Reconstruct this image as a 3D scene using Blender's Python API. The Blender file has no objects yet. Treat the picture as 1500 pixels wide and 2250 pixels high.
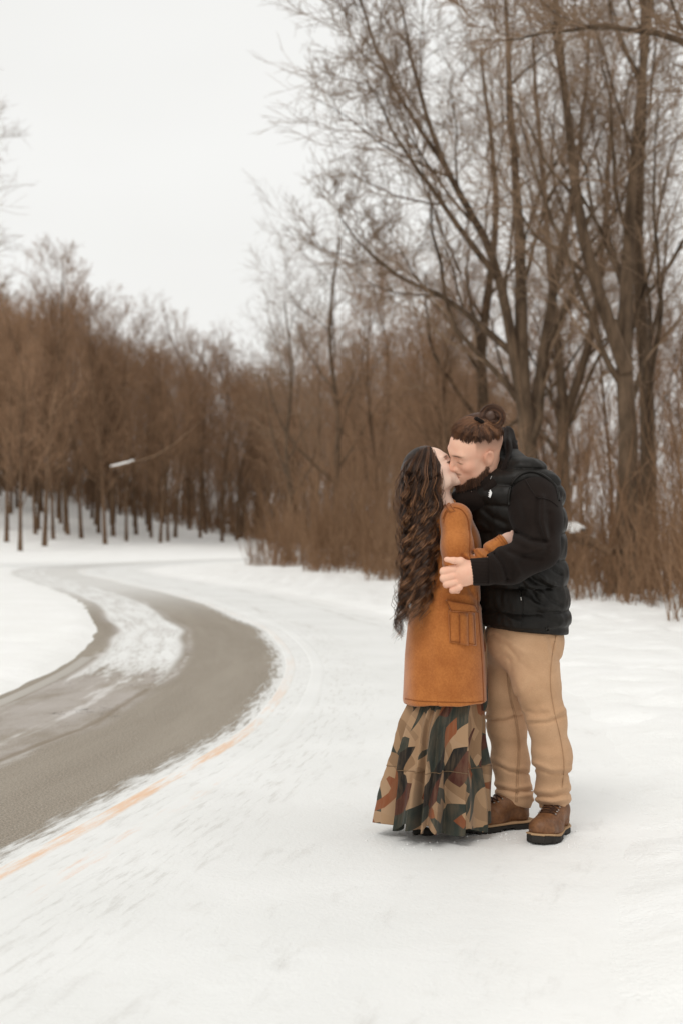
import bpy, bmesh, math, random
import numpy as np
from mathutils import Vector, Matrix

# ------------------------------------------------------------------ camera, sky, sun, exposure
SC = bpy.context.scene
F, HOR, CAMH = 3125.0, 1165.0, 1.311          # focal length and horizon row in photo pixels, eye height in metres
cam_data = bpy.data.cameras.new('camera')
cam = bpy.data.objects.new('camera', cam_data)
SC.collection.objects.link(cam)
cam.location = (0, 0, CAMH)
cam.rotation_euler = (math.radians(90), 0, 0)
cam_data.sensor_fit = 'VERTICAL'
cam_data.sensor_height = 36.0
cam_data.sensor_width = 24.0
cam_data.lens = 50.0
cam_data.shift_y = (HOR - 1125.0) / 2250.0
cam_data.clip_start = 0.1
cam_data.clip_end = 2000
cam_data.dof.use_dof = True
cam_data.dof.focus_distance = 6.0
cam_data.dof.aperture_fstop = 2.5
SC.camera = cam

SUN_EL, SUN_ROT = math.radians(52), math.radians(205)
world = bpy.data.worlds.new('World'); SC.world = world; world.use_nodes = True
wn, wl = world.node_tree.nodes, world.node_tree.links
wn.clear()
w_out = wn.new('ShaderNodeOutputWorld')
w_bg = wn.new('ShaderNodeBackground')
w_sky = wn.new('ShaderNodeTexSky'); w_sky.sky_type = 'NISHITA'; w_sky.sun_disc = False
w_sky.sun_elevation = SUN_EL; w_sky.sun_rotation = SUN_ROT
w_sky.air_density = 1.0; w_sky.dust_density = 4.0
# closed cloud deck over the clear sky: an even grey-white with very soft large clouds
w_tc = wn.new('ShaderNodeTexCoord')
w_map = wn.new('ShaderNodeMapping'); w_map.inputs['Scale'].default_value = (1.0, 1.0, 2.6)
w_no = wn.new('ShaderNodeTexNoise'); w_no.inputs['Scale'].default_value = 2.2; w_no.inputs['Detail'].default_value = 3.0
w_rmp = wn.new('ShaderNodeValToRGB')
w_rmp.color_ramp.elements[0].position = 0.30; w_rmp.color_ramp.elements[0].color = (8.60, 8.56, 8.30, 1)
w_rmp.color_ramp.elements[1].position = 0.72; w_rmp.color_ramp.elements[1].color = (9.35, 9.33, 9.12, 1)
w_mix = wn.new('ShaderNodeMixRGB'); w_mix.inputs['Fac'].default_value = 0.97
wl.new(w_tc.outputs['Generated'], w_map.inputs['Vector'])
wl.new(w_map.outputs['Vector'], w_no.inputs['Vector'])
wl.new(w_no.outputs['Fac'], w_rmp.inputs['Fac'])
wl.new(w_sky.outputs['Color'], w_mix.inputs['Color1'])
wl.new(w_rmp.outputs['Color'], w_mix.inputs['Color2'])
wl.new(w_mix.outputs['Color'], w_bg.inputs['Color'])
w_bg.inputs['Strength'].default_value = 0.1
wl.new(w_bg.outputs['Background'], w_out.inputs['Surface'])

sun_data = bpy.data.lights.new('sun', 'SUN'); sun_data.energy = 1.15; sun_data.angle = math.radians(22)
sun_data.color = (1.0, 0.975, 0.935)
sun = bpy.data.objects.new('sun', sun_data); SC.collection.objects.link(sun)
# sun behind the camera's left shoulder, above the clouds
sdir = Vector((math.sin(SUN_ROT) * math.cos(SUN_EL), math.cos(SUN_ROT) * math.cos(SUN_EL), math.sin(SUN_EL)))
sun.rotation_euler = sdir.to_track_quat('Z', 'Y').to_euler()
sun.location = (-6, -8, 20)

SC.view_settings.view_transform = 'Standard'
SC.view_settings.look = 'None'
SC.view_settings.exposure = 0.04
SC.view_settings.gamma = 1.0
SC.view_settings.use_curve_mapping = False
SC.cycles.use_denoising = True
SC.cycles.max_bounces = 6
SC.cycles.diffuse_bounces = 3
SC.cycles.glossy_bounces = 2
SC.cycles.transmission_bounces = 2
SC.cycles.transparent_max_bounces = 4
SC.cycles.caustics_reflective = False
SC.cycles.caustics_refractive = False

# ------------------------------------------------------------------ helpers
COL = SC.collection
R = math.radians
rng = np.random.default_rng(7)

def px(x, y, Y):
    """photo pixel at depth Y -> point in the place"""
    return Vector(((x - 750.0) * Y / F, Y, CAMH - (y - HOR) * Y / F))

def link(o, parent=None, **props):
    COL.objects.link(o)
    if parent is not None: o.parent = parent
    for k, v in props.items(): o[k] = v
    return o

def mesh_np(name, V, Fq=None, Ft=None, mat=None, parent=None, smooth=True, attrs=None, uv=None, **props):
    """one mesh object from numpy arrays (quads and/or triangles)"""
    me = bpy.data.meshes.new(name)
    V = np.asarray(V, np.float32)
    loops, starts, tot = [], [], 0
    if Fq is not None and len(Fq):
        Fq = np.asarray(Fq, np.int32); loops.append(Fq.ravel()); starts.append(np.arange(len(Fq)) * 4); tot = len(Fq) * 4
    if Ft is not None and len(Ft):
        Ft = np.asarray(Ft, np.int32); loops.append(Ft.ravel()); starts.append(tot + np.arange(len(Ft)) * 3)
    loops = np.concatenate(loops); starts = np.concatenate(starts)
    me.vertices.add(len(V)); me.vertices.foreach_set('co', V.ravel())
    me.loops.add(len(loops)); me.loops.foreach_set('vertex_index', loops.astype(np.int32))
    me.polygons.add(len(starts)); me.polygons.foreach_set('loop_start', starts.astype(np.int32))
    if smooth: me.polygons.foreach_set('use_smooth', np.ones(len(starts), bool))
    me.update(calc_edges=True)
    if attrs:
        for an, av in attrs.items():
            av = np.asarray(av, np.float32)
            if av.ndim == 1:
                a = me.attributes.new(an, 'FLOAT', 'POINT'); a.data.foreach_set('value', av)
            else:
                a = me.attributes.new(an, 'FLOAT_VECTOR', 'POINT'); a.data.foreach_set('vector', av.ravel())
    if uv is not None:
        ul = me.uv_layers.new(name='UVMap')
        ul.data.foreach_set('uv', np.asarray(uv, np.float32)[loops].ravel())
    if mat is not None: me.materials.append(mat)
    o = bpy.data.objects.new(name, me)
    return link(o, parent, **props)

def empty(name, loc=(0, 0, 0), rz=0.0, **props):
    o = bpy.data.objects.new(name, None); o.empty_display_size = 0.1
    o.location = loc; o.rotation_euler = (0, 0, rz)
    return link(o, None, **props)

def sstep(a, b, x):
    t = np.clip((np.asarray(x, float) - a) / (b - a), 0, 1); return t * t * (3 - 2 * t)

def vnoise(P, seed=0):
    """smooth value noise on points (n,3), -1..1"""
    P = np.asarray(P, float); i = np.floor(P).astype(np.int64); f = P - i; f = f * f * (3 - 2 * f)
    def h(a, b, c):
        n = (a * 374761393 + b * 668265263 + c * 2147483647 + seed * 1274126177) & 0xffffffff
        n = ((n ^ (n >> 13)) * 1274126177) & 0xffffffff
        n = n ^ (n >> 16)
        return (n & 0xffff) / 32767.5 - 1.0
    r = 0.0
    for dx in (0, 1):
        wx = f[..., 0] if dx else 1 - f[..., 0]
        for dy in (0, 1):
            wy = f[..., 1] if dy else 1 - f[..., 1]
            for dz in (0, 1):
                wz = f[..., 2] if dz else 1 - f[..., 2]
                r = r + wx * wy * wz * h(i[..., 0] + dx, i[..., 1] + dy, i[..., 2] + dz)
    return r

def fbm(P, oct=3, seed=0):
    P = np.asarray(P, float); r = 0; a = 1.0; s = 0
    for k in range(oct):
        r = r + a * vnoise(P * (2 ** k) + 17.3 * k, seed + k); s += a; a *= 0.5
    return r / s

class NT:
    """tiny node-expression helper"""
    def __init__(self, name):
        self.m = bpy.data.materials.new(name); self.m.use_nodes = True
        self.t = self.m.node_tree; self.n = self.t.nodes; self.l = self.t.links
        self.n.clear()
        self.out = self.n.new('ShaderNodeOutputMaterial')
        self.b = self.n.new('ShaderNodeBsdfPrincipled')
        self.l.new(self.b.outputs[0], self.out.inputs['Surface'])
    def setin(self, sock, v):
        if hasattr(v, 'is_output'): self.l.new(v, sock)
        elif isinstance(v, (tuple, list)) and sock.type == 'RGBA' and len(v) == 3: sock.default_value = (*v, 1)
        else: sock.default_value = v
    def math(self, op, a, b=0.0, c=0.0, clamp=False):
        k = self.n.new('ShaderNodeMath'); k.operation = op; k.use_clamp = clamp
        for s, v in zip(k.inputs, (a, b, c)): self.setin(s, v)
        return k.outputs[0]
    def add(self, a, b): return self.math('ADD', a, b)
    def sub(self, a, b): return self.math('SUBTRACT', a, b)
    def mul(self, a, b): return self.math('MULTIPLY', a, b)
    def mx(self, a, b): return self.math('MAXIMUM', a, b)
    def mn(self, a, b): return self.math('MINIMUM', a, b)
    def step(self, a, b, x):
        k = self.n.new('ShaderNodeMapRange'); k.interpolation_type = 'SMOOTHSTEP'
        self.setin(k.inputs['Value'], x); self.setin(k.inputs['From Min'], a); self.setin(k.inputs['From Max'], b)
        return k.outputs[0]
    def band(self, a, b, s, x):
        return self.mul(self.step(a - s, a + s, x), self.sub(1.0, self.step(b - s, b + s, x)))
    def uv(self):
        k = self.n.new('ShaderNodeUVMap'); s = self.n.new('ShaderNodeSeparateXYZ')
        self.l.new(k.outputs[0], s.inputs[0]); return k.outputs[0], s.outputs[0], s.outputs[1]
    def pos(self): return self.n.new('ShaderNodeNewGeometry').outputs['Position']
    def obj(self): return self.n.new('ShaderNodeTexCoord').outputs['Object']
    def attr(self, name, out='Fac'):
        k = self.n.new('ShaderNodeAttribute'); k.attribute_name = name; return k.outputs[out]
    def scale(self, v, s):
        k = self.n.new('ShaderNodeMapping'); self.setin(k.inputs['Vector'], v); k.inputs['Scale'].default_value = s if isinstance(s, (tuple, list)) else (s, s, s)
        return k.outputs[0]
    def noise(self, v, s, d=2.0, r=0.5, dist=0.0):
        k = self.n.new('ShaderNodeTexNoise'); self.setin(k.inputs['Vector'], v)
        k.inputs['Scale'].default_value = s; k.inputs['Detail'].default_value = d
        k.inputs['Roughness'].default_value = r; k.inputs['Distortion'].default_value = dist
        return k.outputs['Fac']
    def mix(self, f, a, b):
        k = self.n.new('ShaderNodeMixRGB'); self.setin(k.inputs[0], f); self.setin(k.inputs[1], a); self.setin(k.inputs[2], b)
        return k.outputs[0]
    def ramp(self, f, stops, interp='LINEAR'):
        k = self.n.new('ShaderNodeValToRGB'); self.setin(k.inputs[0], f); cr = k.color_ramp; cr.interpolation = interp
        while len(cr.elements) < len(stops): cr.elements.new(0.5)
        for e, (p, c) in zip(cr.elements, stops): e.position = p; e.color = (*c, 1)
        return k.outputs[0]
    def bump(self, h, strength=0.3, dist=0.01, prev=None):
        k = self.n.new('ShaderNodeBump'); k.inputs['Strength'].default_value = strength; k.inputs['Distance'].default_value = dist
        self.setin(k.inputs['Height'], h)
        if prev is not None: self.l.new(prev, k.inputs['Normal'])
        return k.outputs[0]
    def fin(self, color=None, rough=0.7, normal=None, spec=0.3, sheen=0.0, sss=0.0):
        b = self.b
        if color is not None: self.setin(b.inputs['Base Color'], color)
        self.setin(b.inputs['Roughness'], rough)
        self.setin(b.inputs['Specular IOR Level'], spec)
        if sheen: b.inputs['Sheen Weight'].default_value = sheen; b.inputs['Sheen Roughness'].default_value = 0.5
        if sss:
            b.inputs['Subsurface Weight'].default_value = sss; b.inputs['Subsurface Radius'].default_value = (0.012, 0.005, 0.003)
            b.inputs['Subsurface Scale'].default_value = 0.6
        if normal is not None: self.l.new(normal, b.inputs['Normal'])
        return self.m
# ------------------------------------------------------------------ the road's course
def catmull(P, n):
    P = np.asarray(P, float); Q = np.vstack([2 * P[0] - P[1], P, 2 * P[-1] - P[-2]]); out = []
    for i in range(1, len(Q) - 2):
        t = np.linspace(0, 1, n, endpoint=False)[:, None]
        a, b, c, d = Q[i - 1], Q[i], Q[i + 1], Q[i + 2]
        out.append(0.5 * (2 * b + (c - a) * t + (2 * a - 5 * b + 4 * c - d) * t ** 2 + (3 * b - a - 3 * c + d) * t ** 3))
    return np.vstack(out + [P[-1:]])
LINE = catmull([(-9, -30), (-5.2, -14), (-3.1, -4), (-2.2, 1.2), (-1.3, 5.42), (-0.98, 7.05), (-0.60, 9.4), (-0.47, 12.2), (-0.53, 14.6),
                (-0.80, 17.4), (-1.25, 20.2), (-3.05, 28), (-5.4, 35.5), (-7.6, 42.5), (-8.6, 48.5), (-7.7, 55), (-4.6, 62), (0.5, 70), (7, 78), (16, 86), (30, 95)], 24)
seg = np.linalg.norm(np.diff(LINE, axis=0), axis=1)
ARC = np.concatenate([[0], np.cumsum(seg)])
_i0 = np.argmin(np.abs(LINE[:, 1])); ARC -= ARC[_i0]            # arc length counted from beside the camera
TAN = np.gradient(LINE, axis=0); TAN /= np.linalg.norm(TAN, axis=1)[:, None]
NOR = np.stack([TAN[:, 1], -TAN[:, 0]], 1)                        # to the right of travel

def lateral(x, y):
    """signed metres right of the centre line, for arrays"""
    P = np.stack([np.ravel(x), np.ravel(y)], 1); u = np.empty(len(P))
    for k in range(0, len(P), 20000):
        q = P[k:k + 20000]; d = q[:, None, :] - LINE[None, ::2, :]
        j = np.argmin((d ** 2).sum(2), 1); dd = d[np.arange(len(q)), j]
        u[k:k + 20000] = np.sign((dd * NOR[::2][j]).sum(1)) * np.sqrt((dd ** 2).sum(1))
    return u.reshape(np.shape(x))

def hill_z(x, y):
    """the wooded hill behind the bend"""
    x = np.asarray(x, float); y = np.asarray(y, float)
    D = np.clip((y - 62) / 43, 0, 3)
    rise = np.where(D < 1, D * D * (1.6 - 0.6 * D), 1 + 0.55 * (D - 1))
    z = rise * 0.19 * np.log1p(np.exp(np.minimum(-5.5 - x, 24 + (-29.5 - x) * .12) / 2.0)) * 2.0 * np.clip(1 - np.clip(-x - 60, 0, 400) / 400, 0.2, 1)
    z += sstep(50, 200, np.abs(x)) * 1.5
    return z

def ground_z(x, y, detail=True):
    x = np.asarray(x, float); y = np.asarray(y, float)
    u = lateral(x, y)
    z = np.zeros_like(x)
    left = sstep(-2.02, -2.5, u); right = sstep(2.05, 2.75, u)
    z += left * 0.085 + right * 0.085 + sstep(4, 9, u) * 0.06
    P = np.stack([x, y, 0 * x], -1)
    if detail:
        z += left * 0.03 * fbm(P * 1.3, 3, 3) + right * (0.05 * fbm(P * 1.1, 3, 5) + 0.020 * fbm(P * 4.5, 3, 8) - 0.035 * sstep(.35, .6, vnoise(P * 2.6, 15)))
        z += sstep(3.2, 4.6, u) * sstep(8.5, 5.5, u) * 0.03 * np.maximum(0, fbm(P * 2.3, 2, 9)) * 2
    z -= 0.03
    return z + hill_z(x, y)

# ------------------------------------------------------------------ materials of the ground
def snow_nodes(t, P, packed=False):
    """colour and bump shared by every snowy sheet, laid out in place coordinates"""
    n1 = t.noise(P, 0.9, 3.0); n2 = t.noise(P, 7.0, 4.0); n3 = t.noise(P, 60.0, 3.0)
    # snow pressed thin by wheels on the road is greyer than the untouched snow beside it
    a_, b_ = ((0.745, 0.747, 0.730), (0.79, 0.792, 0.777)) if packed else ((0.835, 0.832, 0.812), (0.87, 0.868, 0.853))
    col = t.mix(t.step(0.35, 0.7, n1), a_, b_)
    col = t.mix(t.mul(t.step(0.60, 0.74, n2), 0.16), col, (0.66, 0.64, 0.60))
    col = t.mix(t.mul(t.step(0.62, 0.72, t.noise(P, 38.0, 4.0, 0.7)), 0.16), col, (0.60, 0.58, 0.55))
    h = t.add(t.mul(n2, 0.6), t.mul(n3, 0.35))
    return col, h, n2, n3

t = NT('packed_snow'); P = t.pos(); col, h, n2, n3 = snow_nodes(t, P)
h2 = t.add(h, t.mul(t.noise(P, 2.2, 3.0), 1.2))
M_SNOW = t.fin(col, 0.65, t.bump(h2, 0.5, 0.05), 0.25)

def road_material(name, paint=None, cover=(0.45, 0.62)):
    t = NT(name); P = t.pos(); uvv, u, v = t.uv()
    scol, h, n2, n3 = snow_nodes(t, P, True)
    if name == 'worn_white_paint': scol = (0.40, 0.37, 0.33)
    fresh, _, _, _ = snow_nodes(t, P)                        # towards the verge the snow is deeper and untouched
    if name != 'worn_white_paint': scol = t.mix(t.step(1.55, 2.35, t.add(u, t.mul(t.sub(t.noise(P, 1.6, 4.0, .6), .5), .9))), scol, fresh)
    S = t.scale(uvv, (6.0, 0.55, 1.0))                       # streaks drawn out along the lane
    s1 = t.noise(S, 1.0, 5.0, 0.6); s2 = t.noise(t.scale(uvv, (26.0, 3.0, 1.0)), 1.0, 4.0, 0.65)
    fine = t.noise(P, 140.0, 2.0, 0.6)
    if paint is None:
        uw = t.add(u, t.mul(t.sub(t.noise(t.scale(uvv, (0.0, 0.22, 0.0)), 1.0, 2.0), 0.5), 0.28))
        un = t.add(uw, t.mul(t.sub(s2, 0.5), 0.42)); un = t.add(un, t.mul(t.sub(fine, 0.5), 0.12))
        # bare wheel tracks in the driven lane
        trR = t.mul(t.step(-1.22, -1.06, uw), t.sub(1.0, t.step(-0.22, -0.05, un)))
        trL = t.mul(t.step(-2.46, -2.28, un), t.sub(1.0, t.step(-2.0, -1.88, uw)))
        far = t.sub(1.0, t.mul(t.step(20, 36, v), t.add(0.45, t.mul(s2, 0.6))))
        tracks = t.mul(t.mx(trR, trL), far)
        # between the tracks: salted and pale up close, snowed over past the bend
        mid = t.band(-2.02, -1.04, 0.08, uw)
        midn = t.sub(1.0, t.step(12.6, 14.2, t.add(v, t.add(t.mul(t.sub(s2, 0.5), 3.0), t.mul(t.sub(s1, 0.5), 6.0)))))
        midb = t.mul(mid, t.mx(midn, t.mul(t.step(0.44, 0.66, t.add(t.mul(s1, .6), t.mul(s2, .4))), 0.75)))
        bare = t.mx(tracks, midb)
        # faint worn tracks in the snowed lane
        rt = t.mx(t.band(0.42, 0.72, 0.2, uw), t.band(1.45, 1.85, 0.22, uw))
        rt = t.mul(t.mul(rt, t.step(12, 19, v)), t.mul(t.step(0.48, 0.75, s1), 0.5))
        lane = t.mul(t.mul(t.step(0.0, 0.3, u), t.step(0.53, 0.76, t.noise(t.scale(uvv, (7.0, 1.6, 1.0)), 1.0, 7.0, 0.72))), 0.20)
        dust = t.mul(t.band(-0.2, 0.75, 0.12, u), t.mul(t.step(0.50, 0.70, s2), 0.22))
        bare = t.mx(t.mx(bare, rt), t.mx(lane, dust))
        # asphalt: pale with salt, coarse stones, a crack along the mid strip
        a1 = t.noise(P, 85.0, 5.0, 0.85); a2 = t.noise(S, 0.5, 4.0, 0.6)
        acol = t.mix(t.step(0.36, 0.64, a1), (0.115, 0.093, 0.070), (0.40, 0.345, 0.275))
        acol = t.mix(t.mul(t.step(0.35, 0.72, a2), 0.38), acol, (0.375, 0.330, 0.270))
        salt = t.mul(t.mul(mid, t.step(0.34, 0.62, t.noise(t.scale(uvv, (1.6, 0.6, 1.0)), 1.0, 6.0, 0.65))), 0.55)
        acol = t.mix(salt, acol, (0.50, 0.46, 0.44))
        acol = t.mix(t.mul(mid, t.mul(t.step(0.54, 0.68, s1), 0.7)), acol, (0.66, 0.64, 0.62))        # ice and salt streaks
        wet = t.mul(t.band(-1.15, -1.08, 0.025, t.add(uw, t.mul(t.sub(s2, 0.5), 0.10))), 0.75)
        acol = t.mix(wet, acol, (0.20, 0.155, 0.105))
        vor = t.n.new('ShaderNodeTexVoronoi'); vor.feature = 'DISTANCE_TO_EDGE'; vor.inputs['Scale'].default_value = 0.9
        dv = t.n.new('ShaderNodeVectorMath'); dv.operation = 'ADD'
        nz = t.n.new('ShaderNodeTexNoise'); nz.inputs['Scale'].default_value = 5.0; t.l.new(P, nz.inputs['Vector'])
        t.l.new(P, dv.inputs[0]); t.l.new(nz.outputs['Color'], dv.inputs[1]); t.l.new(dv.outputs[0], vor.inputs['Vector'])
        crack = t.mul(t.sub(1.0, t.step(0.004, 0.016, vor.outputs['Distance'])), t.mul(mid, t.step(0.5, 0.6, t.noise(P, 0.8, 2.0))))
        acol = t.mix(t.mul(crack, 0.6), acol, (0.07, 0.06, 0.05))
        grain = t.mul(t.step(0.60, 0.70, fine), t.mul(t.step(0.40, 0.62, s2), 0.45))   # snow grains blown onto the bare asphalt
        bare = t.mul(bare, t.sub(1.0, grain))
        col = t.mix(bare, scol, acol)
        hh = t.add(t.mul(t.sub(1.0, bare), t.add(0.6, h)), t.mul(t.mul(a1, 0.25), bare))
        return t.fin(col, t.add(0.55, t.mul(bare, 0.1)), t.bump(hh, 0.55, 0.015), 0.25)
    seen = t.step(cover[0], cover[1], t.add(t.mul(s1, 0.55), t.add(t.mul(s2, 0.35), t.mul(fine, 0.1))))
    seen = t.mul(seen, t.sub(1.0, t.mul(t.step(8.5, 13.0, v), 0.82)))
    edge = t.mul(t.step(0.0, 0.25, t.attr('across')), t.sub(1.0, t.step(0.75, 1.0, t.attr('across'))))
    col = t.mix(t.mul(t.mul(seen, edge), 0.70), scol, paint)
    return t.fin(col, 0.6, t.bump(h, 0.3, 0.012), 0.25)

M_ROAD = road_material('snowy_asphalt')
M_YELLOW = road_material('worn_yellow_paint', (0.74, 0.39, 0.16), (0.41, 0.60))
M_YELLOW2 = road_material('snowed_yellow_paint', (0.74, 0.47, 0.33), (0.53, 0.70))
M_WHITE = road_material('worn_white_paint', (0.46, 0.43, 0.39), (0.20, 0.42))

# ------------------------------------------------------------------ ground sheet, road sheet, painted lines
gx = np.concatenate([-np.geomspace(400, 16, 34)[:-1], np.linspace(-16, -4, 45)[:-1], np.linspace(-4, 7, 160), np.linspace(7, 12, 24)[1:], np.geomspace(12, 400, 34)[1:]])
gy = np.concatenate([-np.geomspace(120, 3, 14), np.linspace(-2.6, 3.0, 20)[1:], np.linspace(3.0, 24, 290)[1:], np.linspace(24, 140, 120)[1:], np.geomspace(140, 900, 20)[1:]])
GX, GY = np.meshgrid(gx, gy)
GZ = ground_z(GX, GY)
nx, ny = len(gx), len(gy)
idx = np.arange(nx * ny).reshape(ny, nx)
Q = np.stack([idx[:-1, :-1], idx[:-1, 1:], idx[1:, 1:], idx[1:, :-1]], -1).reshape(-1, 4)
mesh_np('snow_ground', np.stack([GX, GY, GZ], -1).reshape(-1, 3), Q, mat=M_SNOW, kind='structure')

def strip(name, u0, u1, nu, a0, a1, lift, mat, **props):
    keep = np.where((ARC >= a0) & (ARC <= a1))[0]
    us = np.linspace(u0, u1, nu); drop = np.zeros(nu)
    if lift > 0:                                            # paint has edges that reach the road
        us = np.concatenate([[u0 - .012], us, [u1 + .012]]); drop = np.concatenate([[lift + .002], drop, [lift + .002]]); nu += 2
    Pc, Nn, A = LINE[keep], NOR[keep], ARC[keep]
    X = Pc[:, None, 0] + Nn[:, None, 0] * us; Y = Pc[:, None, 1] + Nn[:, None, 1] * us
    Z = np.zeros_like(X) + lift + hill_z(X, Y) - drop
    V = np.stack([X, Y, Z], -1).reshape(-1, 3); n = len(keep)
    ii = np.arange(n * nu).reshape(n, nu)
    Fq = np.stack([ii[:-1, :-1], ii[:-1, 1:], ii[1:, 1:], ii[1:, :-1]], -1).reshape(-1, 4)
    uv = np.stack([np.broadcast_to(us, X.shape), np.broadcast_to(A[:, None], X.shape)], -1).reshape(-1, 2)
    ac = np.broadcast_to(np.linspace(0, 1, nu), X.shape).ravel()
    return mesh_np(name, V, Fq, mat=mat, uv=uv, attrs={'across': ac}, **props)
road = strip('road', -2.62, 2.55, 24, -30, 120, 0.0, M_ROAD, kind='structure')
strip('centre_line', -0.04, 0.04, 5, -20, 60, 0.003, M_YELLOW, parent=road)
strip('centre_line', 0.20, 0.31, 5, -20, 60, 0.003, M_YELLOW2, parent=road)
strip('edge_line', -2.13, -2.03, 5, -20, 15, 0.003, M_WHITE, parent=road)
# ------------------------------------------------------------------ bare winter trees
def bark(name, dark, light, snow=0.0, scale=6.0):
    t = NT(name); P = t.obj()
    n = t.noise(t.scale(P, (scale, scale, scale * 0.22)), 1.0, 5.0, 0.65)
    col = t.mix(t.step(0.3, 0.72, n), dark, light)
    info = t.n.new('ShaderNodeObjectInfo')
    col = t.mix(t.mul(info.outputs['Random'], 0.35), col, tuple(0.6 * a for a in dark))
    if snow:
        g = t.n.new('ShaderNodeNewGeometry'); s = t.n.new('ShaderNodeSeparateXYZ'); t.l.new(g.outputs['Normal'], s.inputs[0])
        m = t.mul(t.step(0.72, 0.92, s.outputs[2]), t.step(0.60 - 0.2 * snow, 0.66 - 0.2 * snow, t.noise(P, 0.9, 2.0)))
        col = t.mix(m, col, (0.85, 0.84, 0.82))
    return t.fin(col, 0.85, t.bump(n, 0.6, 0.03), 0.15)
M_BARK = bark('grey_brown_bark', (0.060, 0.040, 0.026), (0.175, 0.118, 0.076), 0.5)
M_TWIG = bark('brown_twig', (0.205, 0.136, 0.088), (0.325, 0.222, 0.146), 0.0, 2.0)
M_BARK2 = bark('wood_bark', (0.085, 0.050, 0.029), (0.21, 0.132, 0.080), 0.0, 4.0)
M_TWIG2 = bark('wood_twig', (0.255, 0.150, 0.086), (0.38, 0.236, 0.146), 0.0, 0.4)
M_BRUSH = bark('brush_stem', (0.17, 0.092, 0.048), (0.46, 0.290, 0.175), 0.0, 1.6)

def tubes(P, Rr, sides):
    """P (n,k,3), Rr (n,k): n tubes as quads, pointed at the far end"""
    n, k, _ = P.shape
    T = np.gradient(P, axis=1); T /= np.linalg.norm(T, axis=2, keepdims=True) + 1e-9
    ref = np.where(np.abs(T[..., 2:3]) > 0.9, np.array([1.0, 0, 0]), np.array([0, 0, 1.0]))
    A = np.cross(T, ref); A /= np.linalg.norm(A, axis=2, keepdims=True) + 1e-9
    B = np.cross(T, A)
    ang = np.arange(sides) * 2 * np.pi / sides
    V = P[:, :, None, :] + Rr[:, :, None, None] * (A[:, :, None, :] * np.cos(ang)[:, None] + B[:, :, None, :] * np.sin(ang)[:, None])
    V = V.reshape(-1, 3)
    base = (np.arange(n) * k * sides)[:, None, None]
    a = (np.arange(k - 1) * sides)[None, :, None]; s = np.arange(sides)[None, None, :]; s2 = (s + 1) % sides
    Fq = np.stack([base + a + s, base + a + s2, base + a + sides + s2, base + a + sides + s], -1).reshape(-1, 4)
    return V, Fq

def spawn(g, P, Rr, m, t0, t1, ang, angsd, lr, segs, up, wig, rr, taper=0.35, lsd=0.25, keep=1.0, tlen=0.5, rmin=0.0025):
    """m children on every parent branch"""
    n, k, _ = P.shape
    t = (t0 + (t1 - t0) * (np.arange(m)[None, :] + g.random((n, m))) / m)
    f = t * (k - 1); i = np.minimum(f.astype(int), k - 2); f = f - i
    ar = np.arange(n)[:, None]
    p0 = P[ar, i] * (1 - f[..., None]) + P[ar, i + 1] * f[..., None]
    d = P[ar, i + 1] - P[ar, i]; d /= np.linalg.norm(d, axis=2, keepdims=True) + 1e-9
    r0 = Rr[ar, i] * (1 - f) + Rr[ar, i + 1] * f
    L = np.linalg.norm(np.diff(P, axis=1), axis=2).sum(1)[:, None] * lr * (1 - tlen * t) * np.exp(g.normal(0, lsd, (n, m)))
    phi = (np.arange(m) * 2.399)[None, :] + g.random((n, 1)) * 6.28 + g.normal(0, 0.5, (n, m))
    th = g.normal(ang, angsd, (n, m))
    ref = np.where(np.abs(d[..., 2:3]) > 0.9, np.array([1.0, 0, 0]), np.array([0, 0, 1.0]))
    A = np.cross(d, ref); A /= np.linalg.norm(A, axis=2, keepdims=True) + 1e-9; B = np.cross(d, A)
    q = d * np.cos(th)[..., None] + (A * np.cos(phi)[..., None] + B * np.sin(phi)[..., None]) * np.sin(th)[..., None]
    p0 = p0.reshape(-1, 3); q = q.reshape(-1, 3); L = L.ravel(); r0 = r0.ravel()
    if keep < 1: s = g.random(len(L)) < keep; p0, q, L, r0 = p0[s], q[s], L[s], r0[s]
    C = np.empty((len(L), segs + 1, 3)); C[:, 0] = p0
    step = L / segs
    for j in range(segs):
        q = q + g.normal(0, wig, q.shape) + np.array([0, 0, up])
        q /= np.linalg.norm(q, axis=1, keepdims=True)
        C[:, j + 1] = C[:, j] + q * step[:, None]
    rb = np.maximum(r0 * rr, rmin)
    CR = rb[:, None] * np.linspace(1, taper, segs + 1)[None, :]
    return C, CR

def merge(parts):
    V, Fq, o = [], [], 0
    for v, f in parts: V.append(v); Fq.append(f + o); o += len(v)
    return np.vstack(V), np.vstack(Fq)

def poly(g, pts, r0, r1, n=12, wob=0.0):
    C = catmull(pts, max(2, n // (len(pts) - 1)))
    C = C + g.normal(0, wob, C.shape) * np.linspace(0, 1, len(C))[:, None]
    return C[None], np.linspace(r0, r1, len(C))[None]

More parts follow.
